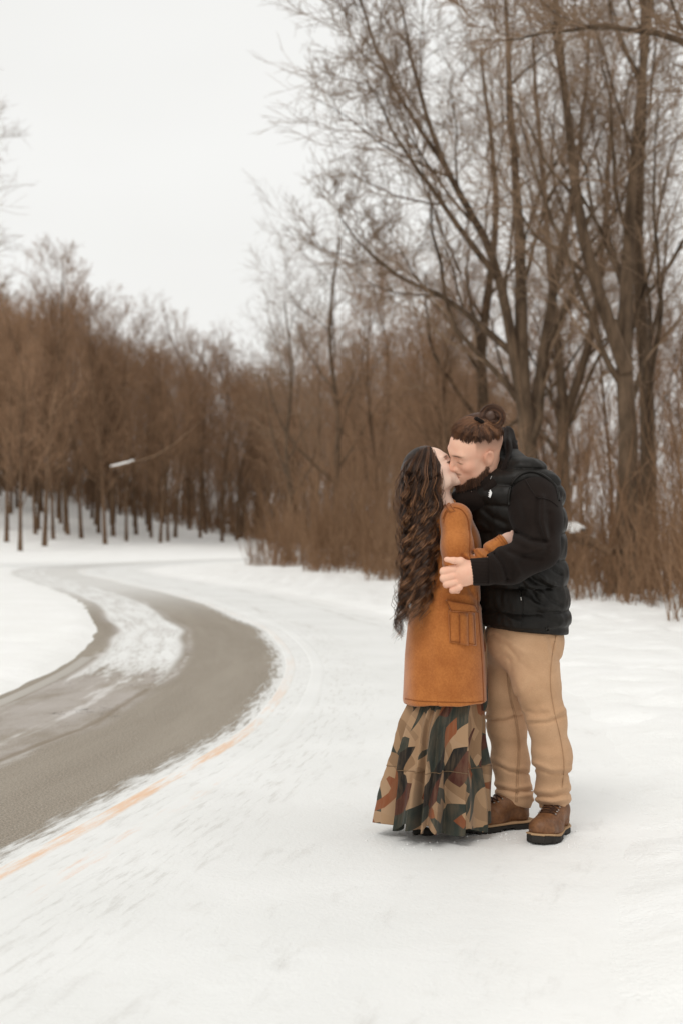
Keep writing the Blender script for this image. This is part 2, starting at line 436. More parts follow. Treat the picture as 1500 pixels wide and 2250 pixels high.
def tree_meshes(seed, trunks, spec, mats):
    """trunks: list of (points, r0, r1); spec: child levels. Returns the two meshes trunk and crown"""
    g = np.random.default_rng(seed)
    low, high = [], []
    roots = [poly(g, p, a, b, 16, 0.02) for p, a, b in trunks]
    for P0, R0 in roots:
        fl = R0.copy()
        if P0[0, 0, 2] < 0: fl[:, 0] *= 1.5; fl[:, 1] *= 1.15          # root flare, not at forks
        low.append(tubes(P0, fl, 9))
    levels = []
    for P0, R0 in roots:
        P, Rr = P0, R0
        for li, s in enumerate(spec):
            P, Rr = spawn(g, P, Rr, **s)
            (low if li == 0 else high).append(tubes(P, Rr, 6 if li == 0 else (4 if li == 1 else 3)))
    V, Fq = merge(low); m1 = mesh_np('trunk', V, Fq, mat=mats[0]); 
    V, Fq = merge(high); m2 = mesh_np('crown', V, Fq, mat=mats[1])
    d1, d2 = m1.data, m2.data
    bpy.data.objects.remove(m1); bpy.data.objects.remove(m2)
    return d1, d2

def place_tree(name, meshes, loc, rz, s, label, cat='tree', group=None, lean=0.0):
    e = empty(name, loc, rz, label=label, category=cat)
    e.scale = (s, s, s) if not isinstance(s, tuple) else s
    e.rotation_euler = (lean * math.cos(rz), lean * math.sin(rz), rz)
    if group: e['group'] = group
    for nm, d in zip(('trunk', 'crown'), meshes):
        o = bpy.data.objects.new(nm, d); COL.objects.link(o); o.parent = e
    return e

# --- slender trees of the crowded wood (14 m tall)
WOOD = []
for k in range(4):
    g0 = np.random.default_rng(100 + k); h = 13.5 + k * 0.5
    lean = g0.normal(0, 0.5, 4)
    tr = [([(0, 0, -0.3), (lean[0] * .3, lean[1] * .3, h * .35), (lean[0], lean[1], h * .7), (lean[2] * 1.5, lean[3] * 1.5, h)], 0.115, 0.02)]
    spec = [dict(m=28, t0=.15, t1=.98, ang=.62, angsd=.14, lr=.34, segs=7, up=.11, wig=.09, rr=.45, taper=.25, tlen=.55),
            dict(m=9, t0=.18, t1=1.0, ang=.62, angsd=.2, lr=.42, segs=4, up=.07, wig=.11, rr=.5, taper=.35, rmin=.008),
            dict(m=7, t0=.15, t1=1.0, ang=.6, angsd=.22, lr=.5, segs=3, up=.05, wig=.13, rr=.6, taper=.45, rmin=.0065),
            dict(m=3, t0=.2, t1=1.0, ang=.6, angsd=.22, lr=.66, segs=1, up=.05, wig=.1, rr=.8, taper=.45, rmin=.0068)]
    WOOD.append(tree_meshes(200 + k, tr, spec, (M_BARK2, M_TWIG2)))

# --- tall wide-crowned trees at the edge of the thicket (17 m)
# branchlets sweep up and out in long thin sprays with air between them
TWIGS = [dict(m=6, t0=.12, t1=1.0, ang=.62, angsd=.2, lr=.42, segs=6, up=.05, wig=.12, rr=.5, taper=.3, rmin=.011, tlen=.15),
         dict(m=6, t0=.10, t1=1.0, ang=.62, angsd=.22, lr=.50, segs=4, up=.04, wig=.13, rr=.5, taper=.4, rmin=.0075, tlen=.1),
         dict(m=4, t0=.10, t1=1.0, ang=.62, angsd=.22, lr=.62, segs=3, up=.03, wig=.13, rr=.6, taper=.5, rmin=.0054, tlen=.1),
         dict(m=2, t0=.2, t1=.95, ang=.58, angsd=.22, lr=.70, segs=1, up=.03, wig=.12, rr=.8, taper=.5, rmin=.0045, tlen=.1)]
def big_spec(ml=13, dens=1.0):
    return [dict(m=ml, t0=.24, t1=.97, ang=.60, angsd=.16, lr=.40, segs=10, up=.07, wig=.12, rr=.42, taper=.22, tlen=.45, lsd=.12)] + TWIGS
BIG = []
# the big one forks low and fans its leaders up and out to the left
BIG.append(tree_meshes(301, [([(0, 0, -.3), (.05, .05, 2.2), (-.15, .1, 4.4), (-.2, .2, 7.6), (-.35, .3, 10.5), (-.6, .3, 15.2)], .24, .02),
                             ([(-.1, .1, 3.6), (-.75, -.1, 7.0), (-1.9, -.3, 9.4), (-2.7, -.4, 12.6)], .13, .015),
                             ([(.0, .1, 3.2), (.55, .5, 6.6), (1.1, .8, 9.6), (1.4, .9, 13.6)], .13, .015),
                             ([(-.3, .1, 5.0), (-1.5, .6, 6.2), (-2.8, .9, 7.0), (-3.9, .8, 8.2)], .085, .012),
                             ([(-.65, -.1, 6.6), (-1.7, -.7, 7.9), (-2.6, -1.0, 9.2), (-3.3, -1.1, 10.6)], .075, .012),
                             ([(-1.6, -.2, 8.8), (-2.6, .2, 10.6), (-3.3, .4, 12.4), (-3.6, .5, 13.8)], .055, .010)],
                       [dict(m=7, t0=.22, t1=.98, ang=.60, angsd=.18, lr=.46, segs=8, up=.06, wig=.12, rr=.45, taper=.22, tlen=.5, lsd=.15)] + TWIGS, (M_BARK, M_TWIG)))
BIG.append(tree_meshes(302, [([(0, 0, -.3), (.15, 0, 2.5), (.1, .1, 5.0), (.35, .3, 8.5), (1.0, .4, 15.0)], .25, .04),
                             ([(.12, 0, 4.2), (-.7, -.2, 6.6), (-1.1, -.3, 9.5), (-1.5, -.2, 13.5)], .15, .035)], big_spec(8, .9), (M_BARK, M_TWIG)))
BIG.append(tree_meshes(303, [([(0, 0, -.3), (-.1, .1, 3.5), (.1, .2, 7.0), (-.3, .3, 11), (.2, .2, 15.5)], .20, .035)], big_spec(12, .9), (M_BARK, M_TWIG)))

BIG.append(tree_meshes(304, [([(0, 0, -.3), (-.1, 0, 3.0), (-.2, .1, 6.0), (.2, .1, 12.0)], .24, .05),
                             ([(-.2, 0, 5.4), (-1.5, -.2, 6.7), (-2.9, -.3, 7.3), (-4.6, -.1, 7.2)], .085, .006),
                             ([(-.2, 0, 4.2), (-1.1, -.3, 5.9), (-1.9, -.4, 7.6), (-2.6, -.2, 9.0)], .085, .006)], big_spec(5, .8), (M_BARK, M_TWIG)))
def gz(x, y): return float(ground_z(np.array([x]), np.array([y]), False)[0])
def at(pxx, Y): x = (pxx - 750) * Y / F; return (x, Y, gz(x, Y))

place_tree('broad_tree', BIG[0], at(1165, 30), 0.0, (1.05, 1.0, 0.98), 'big forked bare tree with wide crown right behind the embracing couple', group='tall bare trees at the thicket edge')
place_tree('broad_tree', BIG[1], at(1362, 27), 0.0, 1.0, 'dark forked bare tree standing in the thicket right of the man in black vest', group='tall bare trees at the thicket edge')
place_tree('broad_tree', BIG[2], at(1425, 29.5), 1.9, 1.0, 'straight slim bare tree nearest the right edge beside the dark forked tree', group='tall bare trees at the thicket edge')
place_tree('broad_tree', BIG[2], at(1050, 37), 4.0, (1.05, 1.05, .88), 'bare tree whose crown reaches left over the sky above the kissing couple', group='tall bare trees at the thicket edge')
place_tree('broad_tree', BIG[3], at(1890, 17.5), 0.0, 1.0, 'near bare tree outside the right edge, dark branches hanging into the top right corner', group='tall bare trees at the thicket edge')
place_tree('broad_tree', BIG[1], at(1245, 37), 2.2, .95, 'bare tree half hidden between the forked trees at the right', group='tall bare trees at the thicket edge')
place_tree('broad_tree', BIG[2], at(745, 48), 0.7, .72, 'thin dark bare tree at the thicket edge just left of the woman', group='tall bare trees at the thicket edge')
place_tree('broad_tree', BIG[2], at(636, 56), 2.7, .66, 'dark slender trunk at the left end of the thicket by the far snow', group='tall bare trees at the thicket edge')
place_tree('broad_tree', BIG[0], at(-362, 44), 3.4, 1.10, 'bare tree outside the left edge with thin grey branches against the sky', group=None)

g = np.random.default_rng(11)
spots = []
def try_spot(x, y, dmin):
    for (a, b) in spots:
        if (a - x) ** 2 + (b - y) ** 2 < dmin * dmin: return False
    spots.append((x, y)); return True
# left wood on the slope
ORD = 'first second third fourth fifth sixth seventh eighth ninth tenth eleventh twelfth thirteenth'.split()
for Y, pxx in sorted(((73, 45), (80, 15), (78, 98), (84, 118), (88, 150), (82, 232), (90, 250), (94, 300), (96, 385), (100, 440), (98, 488), (104, 520), (86, 180)), key=lambda k: k[1]):
    x, y, z = at(pxx, Y); spots.append((x, y))
    place_tree('slender_tree', WOOD[len(spots) % 4], (x, y, z), g.random() * 6.28, g.uniform(.86, 1.05), 'slender bare tree, %s from the left in the front row on the snowy slope' % ORD[len(spots) - 1], group='front row of the wood on the slope')
n = 0
while n < 150:
    Y = g.uniform(100, 152) if n > 32 else g.uniform(84, 102); a = g.uniform(-.32, -.05); x = a * Y
    if a > -.12 and Y < 104: continue
    if not try_spot(x, Y, 1.7): continue
    s = g.uniform(.84, .96) * (1.02 if a < -.2 else 1.0) * (0.9 if a > -.17 and Y < 110 else 1.0)
    place_tree('slender_tree', WOOD[n % 4], (x, Y, gz(x, Y)), g.random() * 6.28, s, 'slender bare brown tree deep in the crowded wood on the left slope', group='crowded wood on the left slope'); n += 1
# wood in the middle and behind the thicket
n = 0
while n < 90:
    Y = g.uniform(62, 135); a = g.uniform(-.055, .14); x = a * Y
    if a < -.02 and Y < 88: continue
    if lateral(np.array([x]), np.array([Y]))[0] < 4.5 and Y < 95 and abs(lateral(np.array([x]), np.array([Y]))[0]) < 4.5: continue
    if not try_spot(x, Y, 1.9): continue
    place_tree('slender_tree', WOOD[n % 4], (x, Y, gz(x, Y)), g.random() * 6.28, g.uniform(.68, .95), 'slender bare brown tree in the far wood behind the couple', group='far wood in the middle distance'); n += 1
n = 0
while n < 22:
    Y = g.uniform(33, 60); a = g.uniform(-.0, .26); x = a * Y
    if lateral(np.array([x]), np.array([Y]))[0] < 5.5: continue
    edge = 5.45 + (Y - 22.7) * (-7.55 / 28.3)
    if x < edge + 0.8 or not try_spot(x, Y, 2.0): continue
    place_tree('slender_tree', WOOD[n % 4], (x, Y, gz(x, Y)), g.random() * 6.28, g.uniform(.42, .72), 'young bare tree rising from the brown thicket at the right', group='young trees in the thicket'); n += 1

# --- brush: brown stems along the forest edge, nobody could count them
def brush(name, spots_xy, hmin, hmax, seed, label, twigs=5, rad=.007):
    g = np.random.default_rng(seed); n = len(spots_xy); segs = 3
    H = g.uniform(hmin, hmax, n) * np.exp(g.normal(0, .18, n)) * (.85 + .5 * vnoise(np.c_[spots_xy * .45, np.zeros(n)], seed))
    P = np.empty((n, segs + 1, 3)); P[:, 0, :2] = spots_xy; P[:, 0, 2] = ground_z(spots_xy[:, 0], spots_xy[:, 1], False) - .08
    q = np.stack([g.normal(0, .15, n), g.normal(0, .15, n), np.ones(n)], 1)
    for j in range(segs):
        q = q + g.normal(0, .12, q.shape) * [1, 1, .3]; q /= np.linalg.norm(q, axis=1, keepdims=True)
        P[:, j + 1] = P[:, j] + q * (H / segs)[:, None]
    Rr = rad * np.exp(g.normal(0, .3, n))[:, None] * np.linspace(1, .35, segs + 1)[None]
    parts = [tubes(P, Rr, 3)]
    C, CR = spawn(g, P, Rr, twigs, .2, 1.0, .48, .22, .46, 1, .1, .2, .8, .4, rmin=.0045); parts.append(tubes(C, CR, 3))
    V, Fq = merge(parts)
    o = mesh_np(name, V, Fq, mat=M_BRUSH, kind='stuff', label=label, category='brush')
    return o
g = np.random.default_rng(5)
def edge_spots(n, d0, d1, t0=-.45, t1=1.12):
    t = g.uniform(t0, t1, n); d = d0 + (d1 - d0) * g.random(n) ** 1.4
    ex, ey = 4.9 - 7.2 * t, 20.9 + 28.3 * t
    d = d + .5 * np.sin(t * 23) + .35 * np.sin(t * 57 + 1)
    nrm = np.array([28.3, 7.55]) / 29.29
    xy = np.stack([ex + nrm[0] * d, ey + nrm[1] * d], 1)
    return xy[vnoise(np.c_[xy * .9, np.zeros(n)], 33) > -.45 + .3 * g.normal(0, 1, n)]
brush('thicket', edge_spots(8200, 0.0, 9.0), 0.5, 3.4, 21, 'tangled brown leafless brush along the right forest edge', 5, .009)
g = np.random.default_rng(6)
xy = np.stack([g.uniform(-.30, .15, 4000), g.uniform(112, 140, 4000)], 1); xy[:, 0] *= xy[:, 1]
xy = xy[lateral(xy[:, 0], xy[:, 1]) ** 2 > 36]
brush('undergrowth', xy, 2.5, 6.0, 22, 'brown leafless undergrowth filling the far wood', 5, .025)

# --- a broken limb with a bare pale end caught in the left wood, and a snow-topped log in the thicket
def limb(name, pts, r0, r1, label, snow, sides=8):
    C = catmull(np.array(pts, float), 8); g = np.random.default_rng(3); C = C + g.normal(0, .012, C.shape)
    V, Fq = tubes(C[None], np.linspace(r0, r1, len(C))[None], sides)
    e = empty(name, tuple(C[0]), label=label, category='branch')
    o = mesh_np('wood', V - C[0], Fq, mat=M_BARK2, parent=e)
    m = int(len(C) * snow); T_ = C[:max(m, 3)] + [0, 0, r0 * .75]
    V, Fq = tubes(T_[None], (np.linspace(r0, r0 * .8, len(T_)) * np.sin(np.linspace(.25, 2.9, len(T_))) ** .4)[None], sides)
    mesh_np('snow_cap', V - C[0], Fq, mat=M_SNOW, parent=e)
k_ = 70.0
limb('broken_branch', [px(242, 1028, k_), px(290, 1016, k_), px(345, 1000, k_ + .5), px(400, 962, k_ + 1), px(440, 925, k_ + 1.5)], .075, .03, 'leaning broken branch with a snowy end hanging before the left wood', .32)
limb('fallen_log', [px(1240, 1172, 26), px(1272, 1180, 25.8), px(1300, 1192, 25.6), px(1345, 1215, 25.4)], .15, .07, 'snow topped log lying in the thicket beside the man in black', .45)
# ------------------------------------------------------------------ solid modelling kit: distance fields turned into meshes
Y0 = 6.07
def W(x, y, dy=0.0):
    Y = Y0 + dy
    return np.array([(x - 750.0) * Y / F, Y, CAMH - (y - HOR) * Y / F])
PXM = F / Y0                                   # photo pixels per metre beside the couple
def m_(p): return p / PXM

def ell(P, c, r, Rm=None):
    q = P - np.asarray(c)
    if Rm is not None: q = q @ Rm               # Rm columns are the local axes
    r = np.asarray(r, float)
    k0 = np.linalg.norm(q / r, axis=-1); k1 = np.linalg.norm(q / (r * r), axis=-1) + 1e-9
    return k0 * (k0 - 1) / k1
def cone(P, a, b, ra, rb):
    a = np.asarray(a, float); b = np.asarray(b, float); ab = b - a
    t = np.clip(((P - a) @ ab) / (ab @ ab), 0, 1)
    return np.linalg.norm(P - a - t[..., None] * ab, axis=-1) - (ra + (rb - ra) * t)
def chain(P, pts, rs, k=0.01):
    d = None
    for i in range(len(pts) - 1):
        e = cone(P, pts[i], pts[i + 1], rs[i], rs[i + 1])
        d = e if d is None else smin(d, e, k)
    return d
def smin(a, b, k):
    h = np.maximum(k - np.abs(a - b), 0) / k
    return np.minimum(a, b) - h * h * k * 0.25
def smax(a, b, k): return -smin(-a, -b, k)
def box(P, c, h, Rm=None, r=0.0):
    q = P - np.asarray(c)
    if Rm is not None: q = q @ Rm
    q = np.abs(q) - (np.asarray(h) - r)
    return np.linalg.norm(np.maximum(q, 0), axis=-1) + np.minimum(q.max(-1), 0) - r
def ridge(P, a, b, w, h, c=None):
    """a soft fold along a-b (or bent through c) standing h proud"""
    d = chain(P, [a, b] if c is None else [a, c, b], [0, 0] if c is None else [0, 0, 0], 0.004)
    return h * np.exp(-(d / w) ** 2)
def fold(P, a, b, w, h, sag=0.0, back=9.0):
    """a crease in cloth between two marks on the camera's side of a garment (marks as photo pixels), w wide and h proud or sunk"""
    u = 750 + F * P[:, 0] / P[:, 1]; v = HOR + F * (CAMH - P[:, 2]) / P[:, 1]
    a = np.array(a, float); b = np.array(b, float); c = (a + b) / 2; n_ = np.array([-(b - a)[1], (b - a)[0]]); n_ /= np.linalg.norm(n_) + 1e-9; c = c + n_ * sag
    D = None
    for s, e in ((a, c), (c, b)):
        ab = e - s; t = np.clip(((u - s[0]) * ab[0] + (v - s[1]) * ab[1]) / (ab @ ab), 0, 1)
        d = np.hypot(u - s[0] - t * ab[0], v - s[1] - t * ab[1]); D = d if D is None else np.minimum(D, d)
    return h * np.exp(-(D / w) ** 2) * (P[:, 1] < back)
def rings(P, z, cx, cy, a, b, yaw, e=2.0):
    """stacked ellipses: z ascending, a along the facing axis, b across"""
    zz = P[..., 2]; f = lambda v: np.interp(zz, z, v)
    x = P[..., 0] - f(cx); y = P[..., 1] - f(cy); ya = f(yaw) if np.ndim(yaw) else yaw
    u = x * np.cos(ya) + y * np.sin(ya); v = -x * np.sin(ya) + y * np.cos(ya)
    A, B = f(a), f(b)
    k = (np.abs(u / A) ** e + np.abs(v / B) ** e) ** (1 / e)
    return (k - 1) * np.minimum(A, B)

def nets(f, lo, hi, h, chunk=400000):
    """naive surface nets of f<0 inside the box lo..hi"""
    lo = np.asarray(lo, float); hi = np.asarray(hi, float)
    n = np.maximum(np.ceil((hi - lo) / h).astype(int) + 1, 3)
    ax = [lo[i] + h * np.arange(n[i]) for i in range(3)]
    # coarse pass keeps far cells out of the fine evaluation
    s = 4; cn = [np.append(a[::s], a[-1]) for a in ax]
    G = np.stack(np.meshgrid(*[a[::s] for a in ax], indexing='ij'), -1)
    Dc = f(G.reshape(-1, 3)).reshape(G.shape[:3])
    near = np.abs(Dc) < h * s * 2.6
    idx = [np.minimum(np.arange(n[i]) // s, near.shape[i] - 1) for i in range(3)]
    nr = near.copy()
    for a_ in range(3):
        sh = np.roll(near, 1, a_); sl = [slice(None)] * 3; sl[a_] = 0; sh[tuple(sl)] = False; nr |= sh
        sh = np.roll(near, -1, a_); sl[a_] = -1; sh[tuple(sl)] = False; nr |= sh
    mask = nr[np.ix_(*idx)]
    D = Dc[np.ix_(*idx)].astype(np.float64)
    D = np.where(D == 0, 1e-6, D)
    I = np.argwhere(mask)
    vals = np.empty(len(I))
    for k in range(0, len(I), chunk):
        q = I[k:k + chunk]
        vals[k:k + chunk] = f(np.stack([ax[i][q[:, i]] for i in range(3)], -1))
    D[mask] = vals
    S = D < 0
    c = [S[i:n[0] - 1 + i, j:n[1] - 1 + j, k:n[2] - 1 + k] for i in (0, 1) for j in (0, 1) for k in (0, 1)]
    cnt = sum(x.astype(np.int8) for x in c)
    act = (cnt > 0) & (cnt < 8)
    A = np.argwhere(act); vid = -np.ones(act.shape, np.int64); vid[act] = np.arange(len(A))
    acc = np.zeros((len(A), 3)); num = np.zeros(len(A))
    cor = [(i, j, k) for i in (0, 1) for j in (0, 1) for k in (0, 1)]
    dv = [D[A[:, 0] + i, A[:, 1] + j, A[:, 2] + k] for i, j, k in cor]
    for p in range(8):
        for q in range(p + 1, 8):
            if sum(abs(cor[p][i] - cor[q][i]) for i in range(3)) != 1: continue
            s_ = (dv[p] < 0) != (dv[q] < 0)
            t = np.where(s_, dv[p] / np.where(s_, dv[p] - dv[q], 1), 0)
            pt = np.array(cor[p]) + t[:, None] * (np.array(cor[q]) - np.array(cor[p]))
            acc += np.where(s_[:, None], pt, 0); num += s_
    V = lo + h * (A + acc / num[:, None])
    Fq = []
    for a in range(3):
        b, c2 = (a + 1) % 3, (a + 2) % 3
        sl0 = [slice(1, n[i] - 1) for i in range(3)]; sl0[a] = slice(0, n[a] - 1)
        sl1 = list(sl0); sl1[a] = slice(1, n[a])
        e = S[tuple(sl0)] != S[tuple(sl1)]
        Q = np.argwhere(e); off = np.array([1, 1, 1]); off[a] = 0; Q = Q + off
        ins = S[Q[:, 0], Q[:, 1], Q[:, 2]]
        def vi(db, dc):
            R_ = Q.copy(); R_[:, b] -= db; R_[:, c2] -= dc; return vid[R_[:, 0], R_[:, 1], R_[:, 2]]
        f4 = np.stack([vi(0, 0), vi(1, 0), vi(1, 1), vi(0, 1)], -1)
        f4 = np.where(ins[:, None], f4, f4[:, ::-1])
        Fq.append(f4[(f4 >= 0).all(1)])
    return V, np.vstack(Fq)

def solid(name, f, lo, hi, h, mat, parent, attrs=None, **props):
    V, Fq = nets(f, lo, hi, h)
    at_ = {k: fn(V) for k, fn in attrs.items()} if attrs else None
    return mesh_np(name, V, Fq, mat=mat, parent=parent, attrs=at_, **props)

def frame(fwd, up):
    f_ = np.asarray(fwd, float); f_ /= np.linalg.norm(f_)
    l_ = np.cross(np.asarray(up, float), f_); l_ /= np.linalg.norm(l_)
    return np.stack([f_, l_, np.cross(f_, l_)], 1)        # columns forward, left, up

def sweep(P, Rr, sides):
    """tubes with rounded closed ends"""
    P = np.asarray(P, float); Rr = np.asarray(Rr, float)
    if P.ndim == 2: P, Rr = P[None], np.broadcast_to(Rr, (1, P.shape[0]))
    return tubes(P, Rr, sides)

def head_sdf(Q, male):
    """Q in head coordinates: x forward, y left, z up, metres of an average head"""
    q = Q.copy(); ya = np.abs(Q[:, 1]); q[:, 1] = ya
    w = 1.0 if male else 0.94
    d = ell(Q, (-.012, 0, .036), (.100, .077 * w, .086))
    d = smin(d, ell(Q, (.036, 0, .0), (.056, .060 * w, .078)), .03)
    d = smin(d, ell(Q, (.030, 0, -.060), (.060, .056 * w, .046)), .03)
    d = smin(d, ell(Q, (.076, 0, -.098), (.020, .022, .019)), .03)
    d = smin(d, ell(q, (.052, .043 * w, -.022), (.030, .022, .022)), .02)
    d = smin(d, ell(q, (.020, .050 * w, -.070), (.03, .012, .026)), .03)
    d = smin(d, cone(q, (.087, 0, .024), (.074, .042, .026), .012, .010) + (0 if male else .002), .018)
    d = smax(d, -ell(q, (.094, .031, .006), (.013, .017, .012)), .014)
    d = smin(d, ell(q, (.0715, .032, .001), (.016, .0165, .0145)), .004)      # closed lids
    d = smin(d, cone(Q, (.084, 0, .014), (.105 + .004 * male, 0, -.029), .008, .0115), .012)
    d = smin(d, ell(q, (.096, .0125, -.033), (.012, .0075, .0085)), .007)
    d = smin(d, ell(Q, (.074, 0, -.062), (.024, .030, .024)), .02)
    d = smin(d, cone(q, (.097, 0, -.0570), (.086, .021, -.0625), .0055, .0030), .006)
    d = smin(d, cone(q, (.0955, 0, -.0685), (.085, .019, -.0645), .0062, .0030), .006)
    d = smax(d, -cone(q, (.104, 0, -.0628), (.090, .024, -.0635), .0022, .0015), .004)
    d = smax(d, -ell(q, (.100, .007, -.041), (.005, .0032, .0030)), .003)
    # ears
    e = ell(q, (-.012, .079 * w, -.006), (.019, .0075, .033), frame((.97, -.2, .18), (-.18, .25, .95)))
    e = smax(e, -ell(q, (-.007, .087 * w, -.004), (.0105, .0065, .019)), .005)
    d = smin(d, e, .006)
    d = smin(d, cone(Q, (-.022, 0, -.045), (-.050, 0, -.22), .060 if male else .047, .062 if male else .046), .03)
    return d
# ------------------------------------------------------------------ cloth, skin, hair materials
def cloth(name, c0, c1, rough, scale, bumps=0.25, sheen=0.0, spec=0.2, big=6.0):
    t = NT(name); P = t.obj()
    n = t.noise(P, big, 4.0, 0.6); f = t.noise(P, scale, 3.0, 0.6)
    col = t.mix(t.step(.3, .7, t.add(t.mul(n, .6), t.mul(f, .4))), c0, c1)
    return t.fin(col, rough, t.bump(f, bumps, .002), spec, sheen)
M_TROUSER = cloth('tan_canvas', (.43, .255, .142), (.555, .345, .205), .85, 320, .3, .08)
M_HOODIE = cloth('black_fleece', (.0100, .0068, .0056), (.017, .0118, .0098), .9, 300, .3, .05, .06)
M_VEST = cloth('black_nylon', (.0065, .0055, .0045), (.0125, .0105, .0085), .48, 40, .35, .0, .2, 14.0)
M_SUEDE = cloth('rust_suede', (.310, .098, .024), (.462, .168, .044), .9, 120, .3, .3, .08, 9.0)
M_STITCH = cloth('dark_stitch', (.22, .064, .016), (.27, .084, .021), .8, 200)
M_TSTITCH = cloth('tan_stitch', (.36, .21, .115), (.44, .27, .155), .8, 200)
M_LEATHER = cloth('brown_boot_leather', (.095, .038, .014), (.215, .094, .037), .55, 90, .35, .0, .4, 18.0)
M_WELT = cloth('tan_welt', (.33, .20, .11), (.42, .27, .15), .7, 200)
M_RUBBER = cloth('black_rubber', (.018, .016, .014), (.032, .028, .024), .7, 150)
M_LACE = cloth('dark_lace', (.035, .016, .010), (.06, .028, .016), .8, 300)
M_METAL = NT('silver_metal').fin((.6, .58, .55), .3, None, .5); M_METAL.node_tree.nodes['Principled BSDF'].inputs['Metallic'].default_value = 1.0
M_GOLD = NT('gold_ring').fin((.75, .52, .25), .25, None, .5); M_GOLD.node_tree.nodes['Principled BSDF'].inputs['Metallic'].default_value = 1.0
M_WTHREAD = cloth('white_thread', (.72, .71, .70), (.82, .81, .80), .8, 300)

def skin(name, base, red, hairc, lip):
    t = NT(name); P = t.obj()
    n = t.noise(P, 18.0, 3.0); f = t.noise(P, 500.0, 2.0)
    col = t.mix(t.mul(t.step(.35, .75, n), .4), base, red)
    col = t.mix(t.mul(t.attr('flush'), .6), col, red)
    col = t.mix(t.attr('lips'), col, lip)
    col = t.mix(t.mul(t.attr('hairy'), t.add(.55, t.mul(t.noise(P, 700.0, 2.0), .6))), col, hairc)
    return t.fin(col, .52, t.bump(f, .15, .0012), .3, 0, .05)
M_SKIN_M = skin('ruddy_skin', (.78, .465, .335), (.72, .335, .225), (.085, .032, .014), (.45, .17, .13))
M_SKIN_W = skin('fair_skin', (.76, .545, .435), (.70, .42, .33), (.045, .025, .018), (.50, .19, .17))

def hair_mat(name, stops, rough=.38):
    t = NT(name)
    a = t.attr('tone')
    col = t.ramp(a, stops)
    return t.fin(col, rough, None, .45)
M_HAIR_M = hair_mat('brown_hair', [(0, (.022, .010, .0055)), (.5, (.088, .036, .016)), (.85, (.21, .092, .040)), (1, (.36, .18, .085))], .45)
M_HAIR_W = hair_mat('dark_hair_with_copper_streaks', [(0, (.016, .0090, .0060)), (.50, (.058, .028, .0155)), (.78, (.150, .064, .027)), (1, (.38, .180, .080))], .42)

def strands(name, P, Rr, tone, mat, parent, sides=3, **props):
    V, Fq = tubes(P, Rr, sides)
    return mesh_np(name, V, Fq, mat=mat, parent=parent, attrs={'tone': np.repeat(np.asarray(tone).reshape(len(P), -1) * np.ones((1, P.shape[1])), sides, axis=1).ravel()}, **props)

def bar(name, pts, r, mat, parent, sides=6, n=6, taper=None):
    C = catmull(np.array(pts), n) if len(pts) > 2 else np.array(pts, float)
    rr = np.full(len(C), r) if taper is None else np.linspace(r, taper, len(C))
    V, Fq = tubes(C[None], rr[None], sides)
    return mesh_np(name, V, Fq, mat=mat, parent=parent)

def patch(name, grid, thick, mat, parent, smooth=True):
    """thin plate with real thickness from a (rows, cols, 3) grid of points; its back lies toward +Y"""
    G = np.asarray(grid, float); r, c, _ = G.shape
    du = np.gradient(G, axis=0) if r > 1 else None; dv = np.gradient(G, axis=1)
    N = np.cross(du, dv); N /= np.linalg.norm(N, axis=2, keepdims=True) + 1e-9
    if N[..., 1].mean() > 0: N = -N
    B = G - N * thick
    V = np.vstack([G.reshape(-1, 3), B.reshape(-1, 3)]); ii = np.arange(r * c).reshape(r, c); o = r * c
    q = [np.stack([ii[:-1, :-1], ii[1:, :-1], ii[1:, 1:], ii[:-1, 1:]], -1).reshape(-1, 4)]
    q.append(q[0][:, ::-1] + o)
    loop = np.concatenate([ii[0, :], ii[1:, -1], ii[-1, -2::-1], ii[-2:0:-1, 0]]); nx_ = np.roll(loop, -1)
    q.append(np.stack([loop, nx_, nx_ + o, loop + o], -1))
    o_ = mesh_np(name, V, np.vstack(q), mat=mat, parent=parent, smooth=False)
    return o_

# ------------------------------------------------------------------ the man
man = empty('person', W(1160, 1835, .10) * [1, 1, 0], label='bearded man with hair bun in black vest and tan trousers bending to kiss', category='person')
def own(root, o):
    """keep the world placement of a part whose mesh is written in place coordinates"""
    if o.parent.type == 'EMPTY': o.matrix_parent_inverse = Matrix.Translation(o.parent.location).inverted()
    return o

# --- head frame: face turned down towards her and a little to the camera
def turned(yaw, pitch, roll, sgn):
    """head axes (forward, left, up as columns) for a figure facing sgn * X, angles in degrees"""
    B = frame((sgn, 0, 0), (0, 0, 1)); y, p, r = R(yaw), R(pitch), R(roll); c, s_ = math.cos, math.sin
    return B @ np.array([[c(y), -s_(y), 0], [s_(y), c(y), 0], [0, 0, 1]]) @ np.array([[c(p), 0, s_(p)], [0, 1, 0], [-s_(p), 0, c(p)]]) @ np.array([[1, 0, 0], [0, c(r), -s_(r)], [0, s_(r), c(r)]])
MS = 1.165
M_FR = turned(17.6, 21.9, -22.7, -1); M_C = W(1043.4, 991, -.062)
def mh(P): return ((P - M_C) @ M_FR) / MS
def mhw(q): return M_C + (np.asarray(q, float) * MS) @ M_FR.T

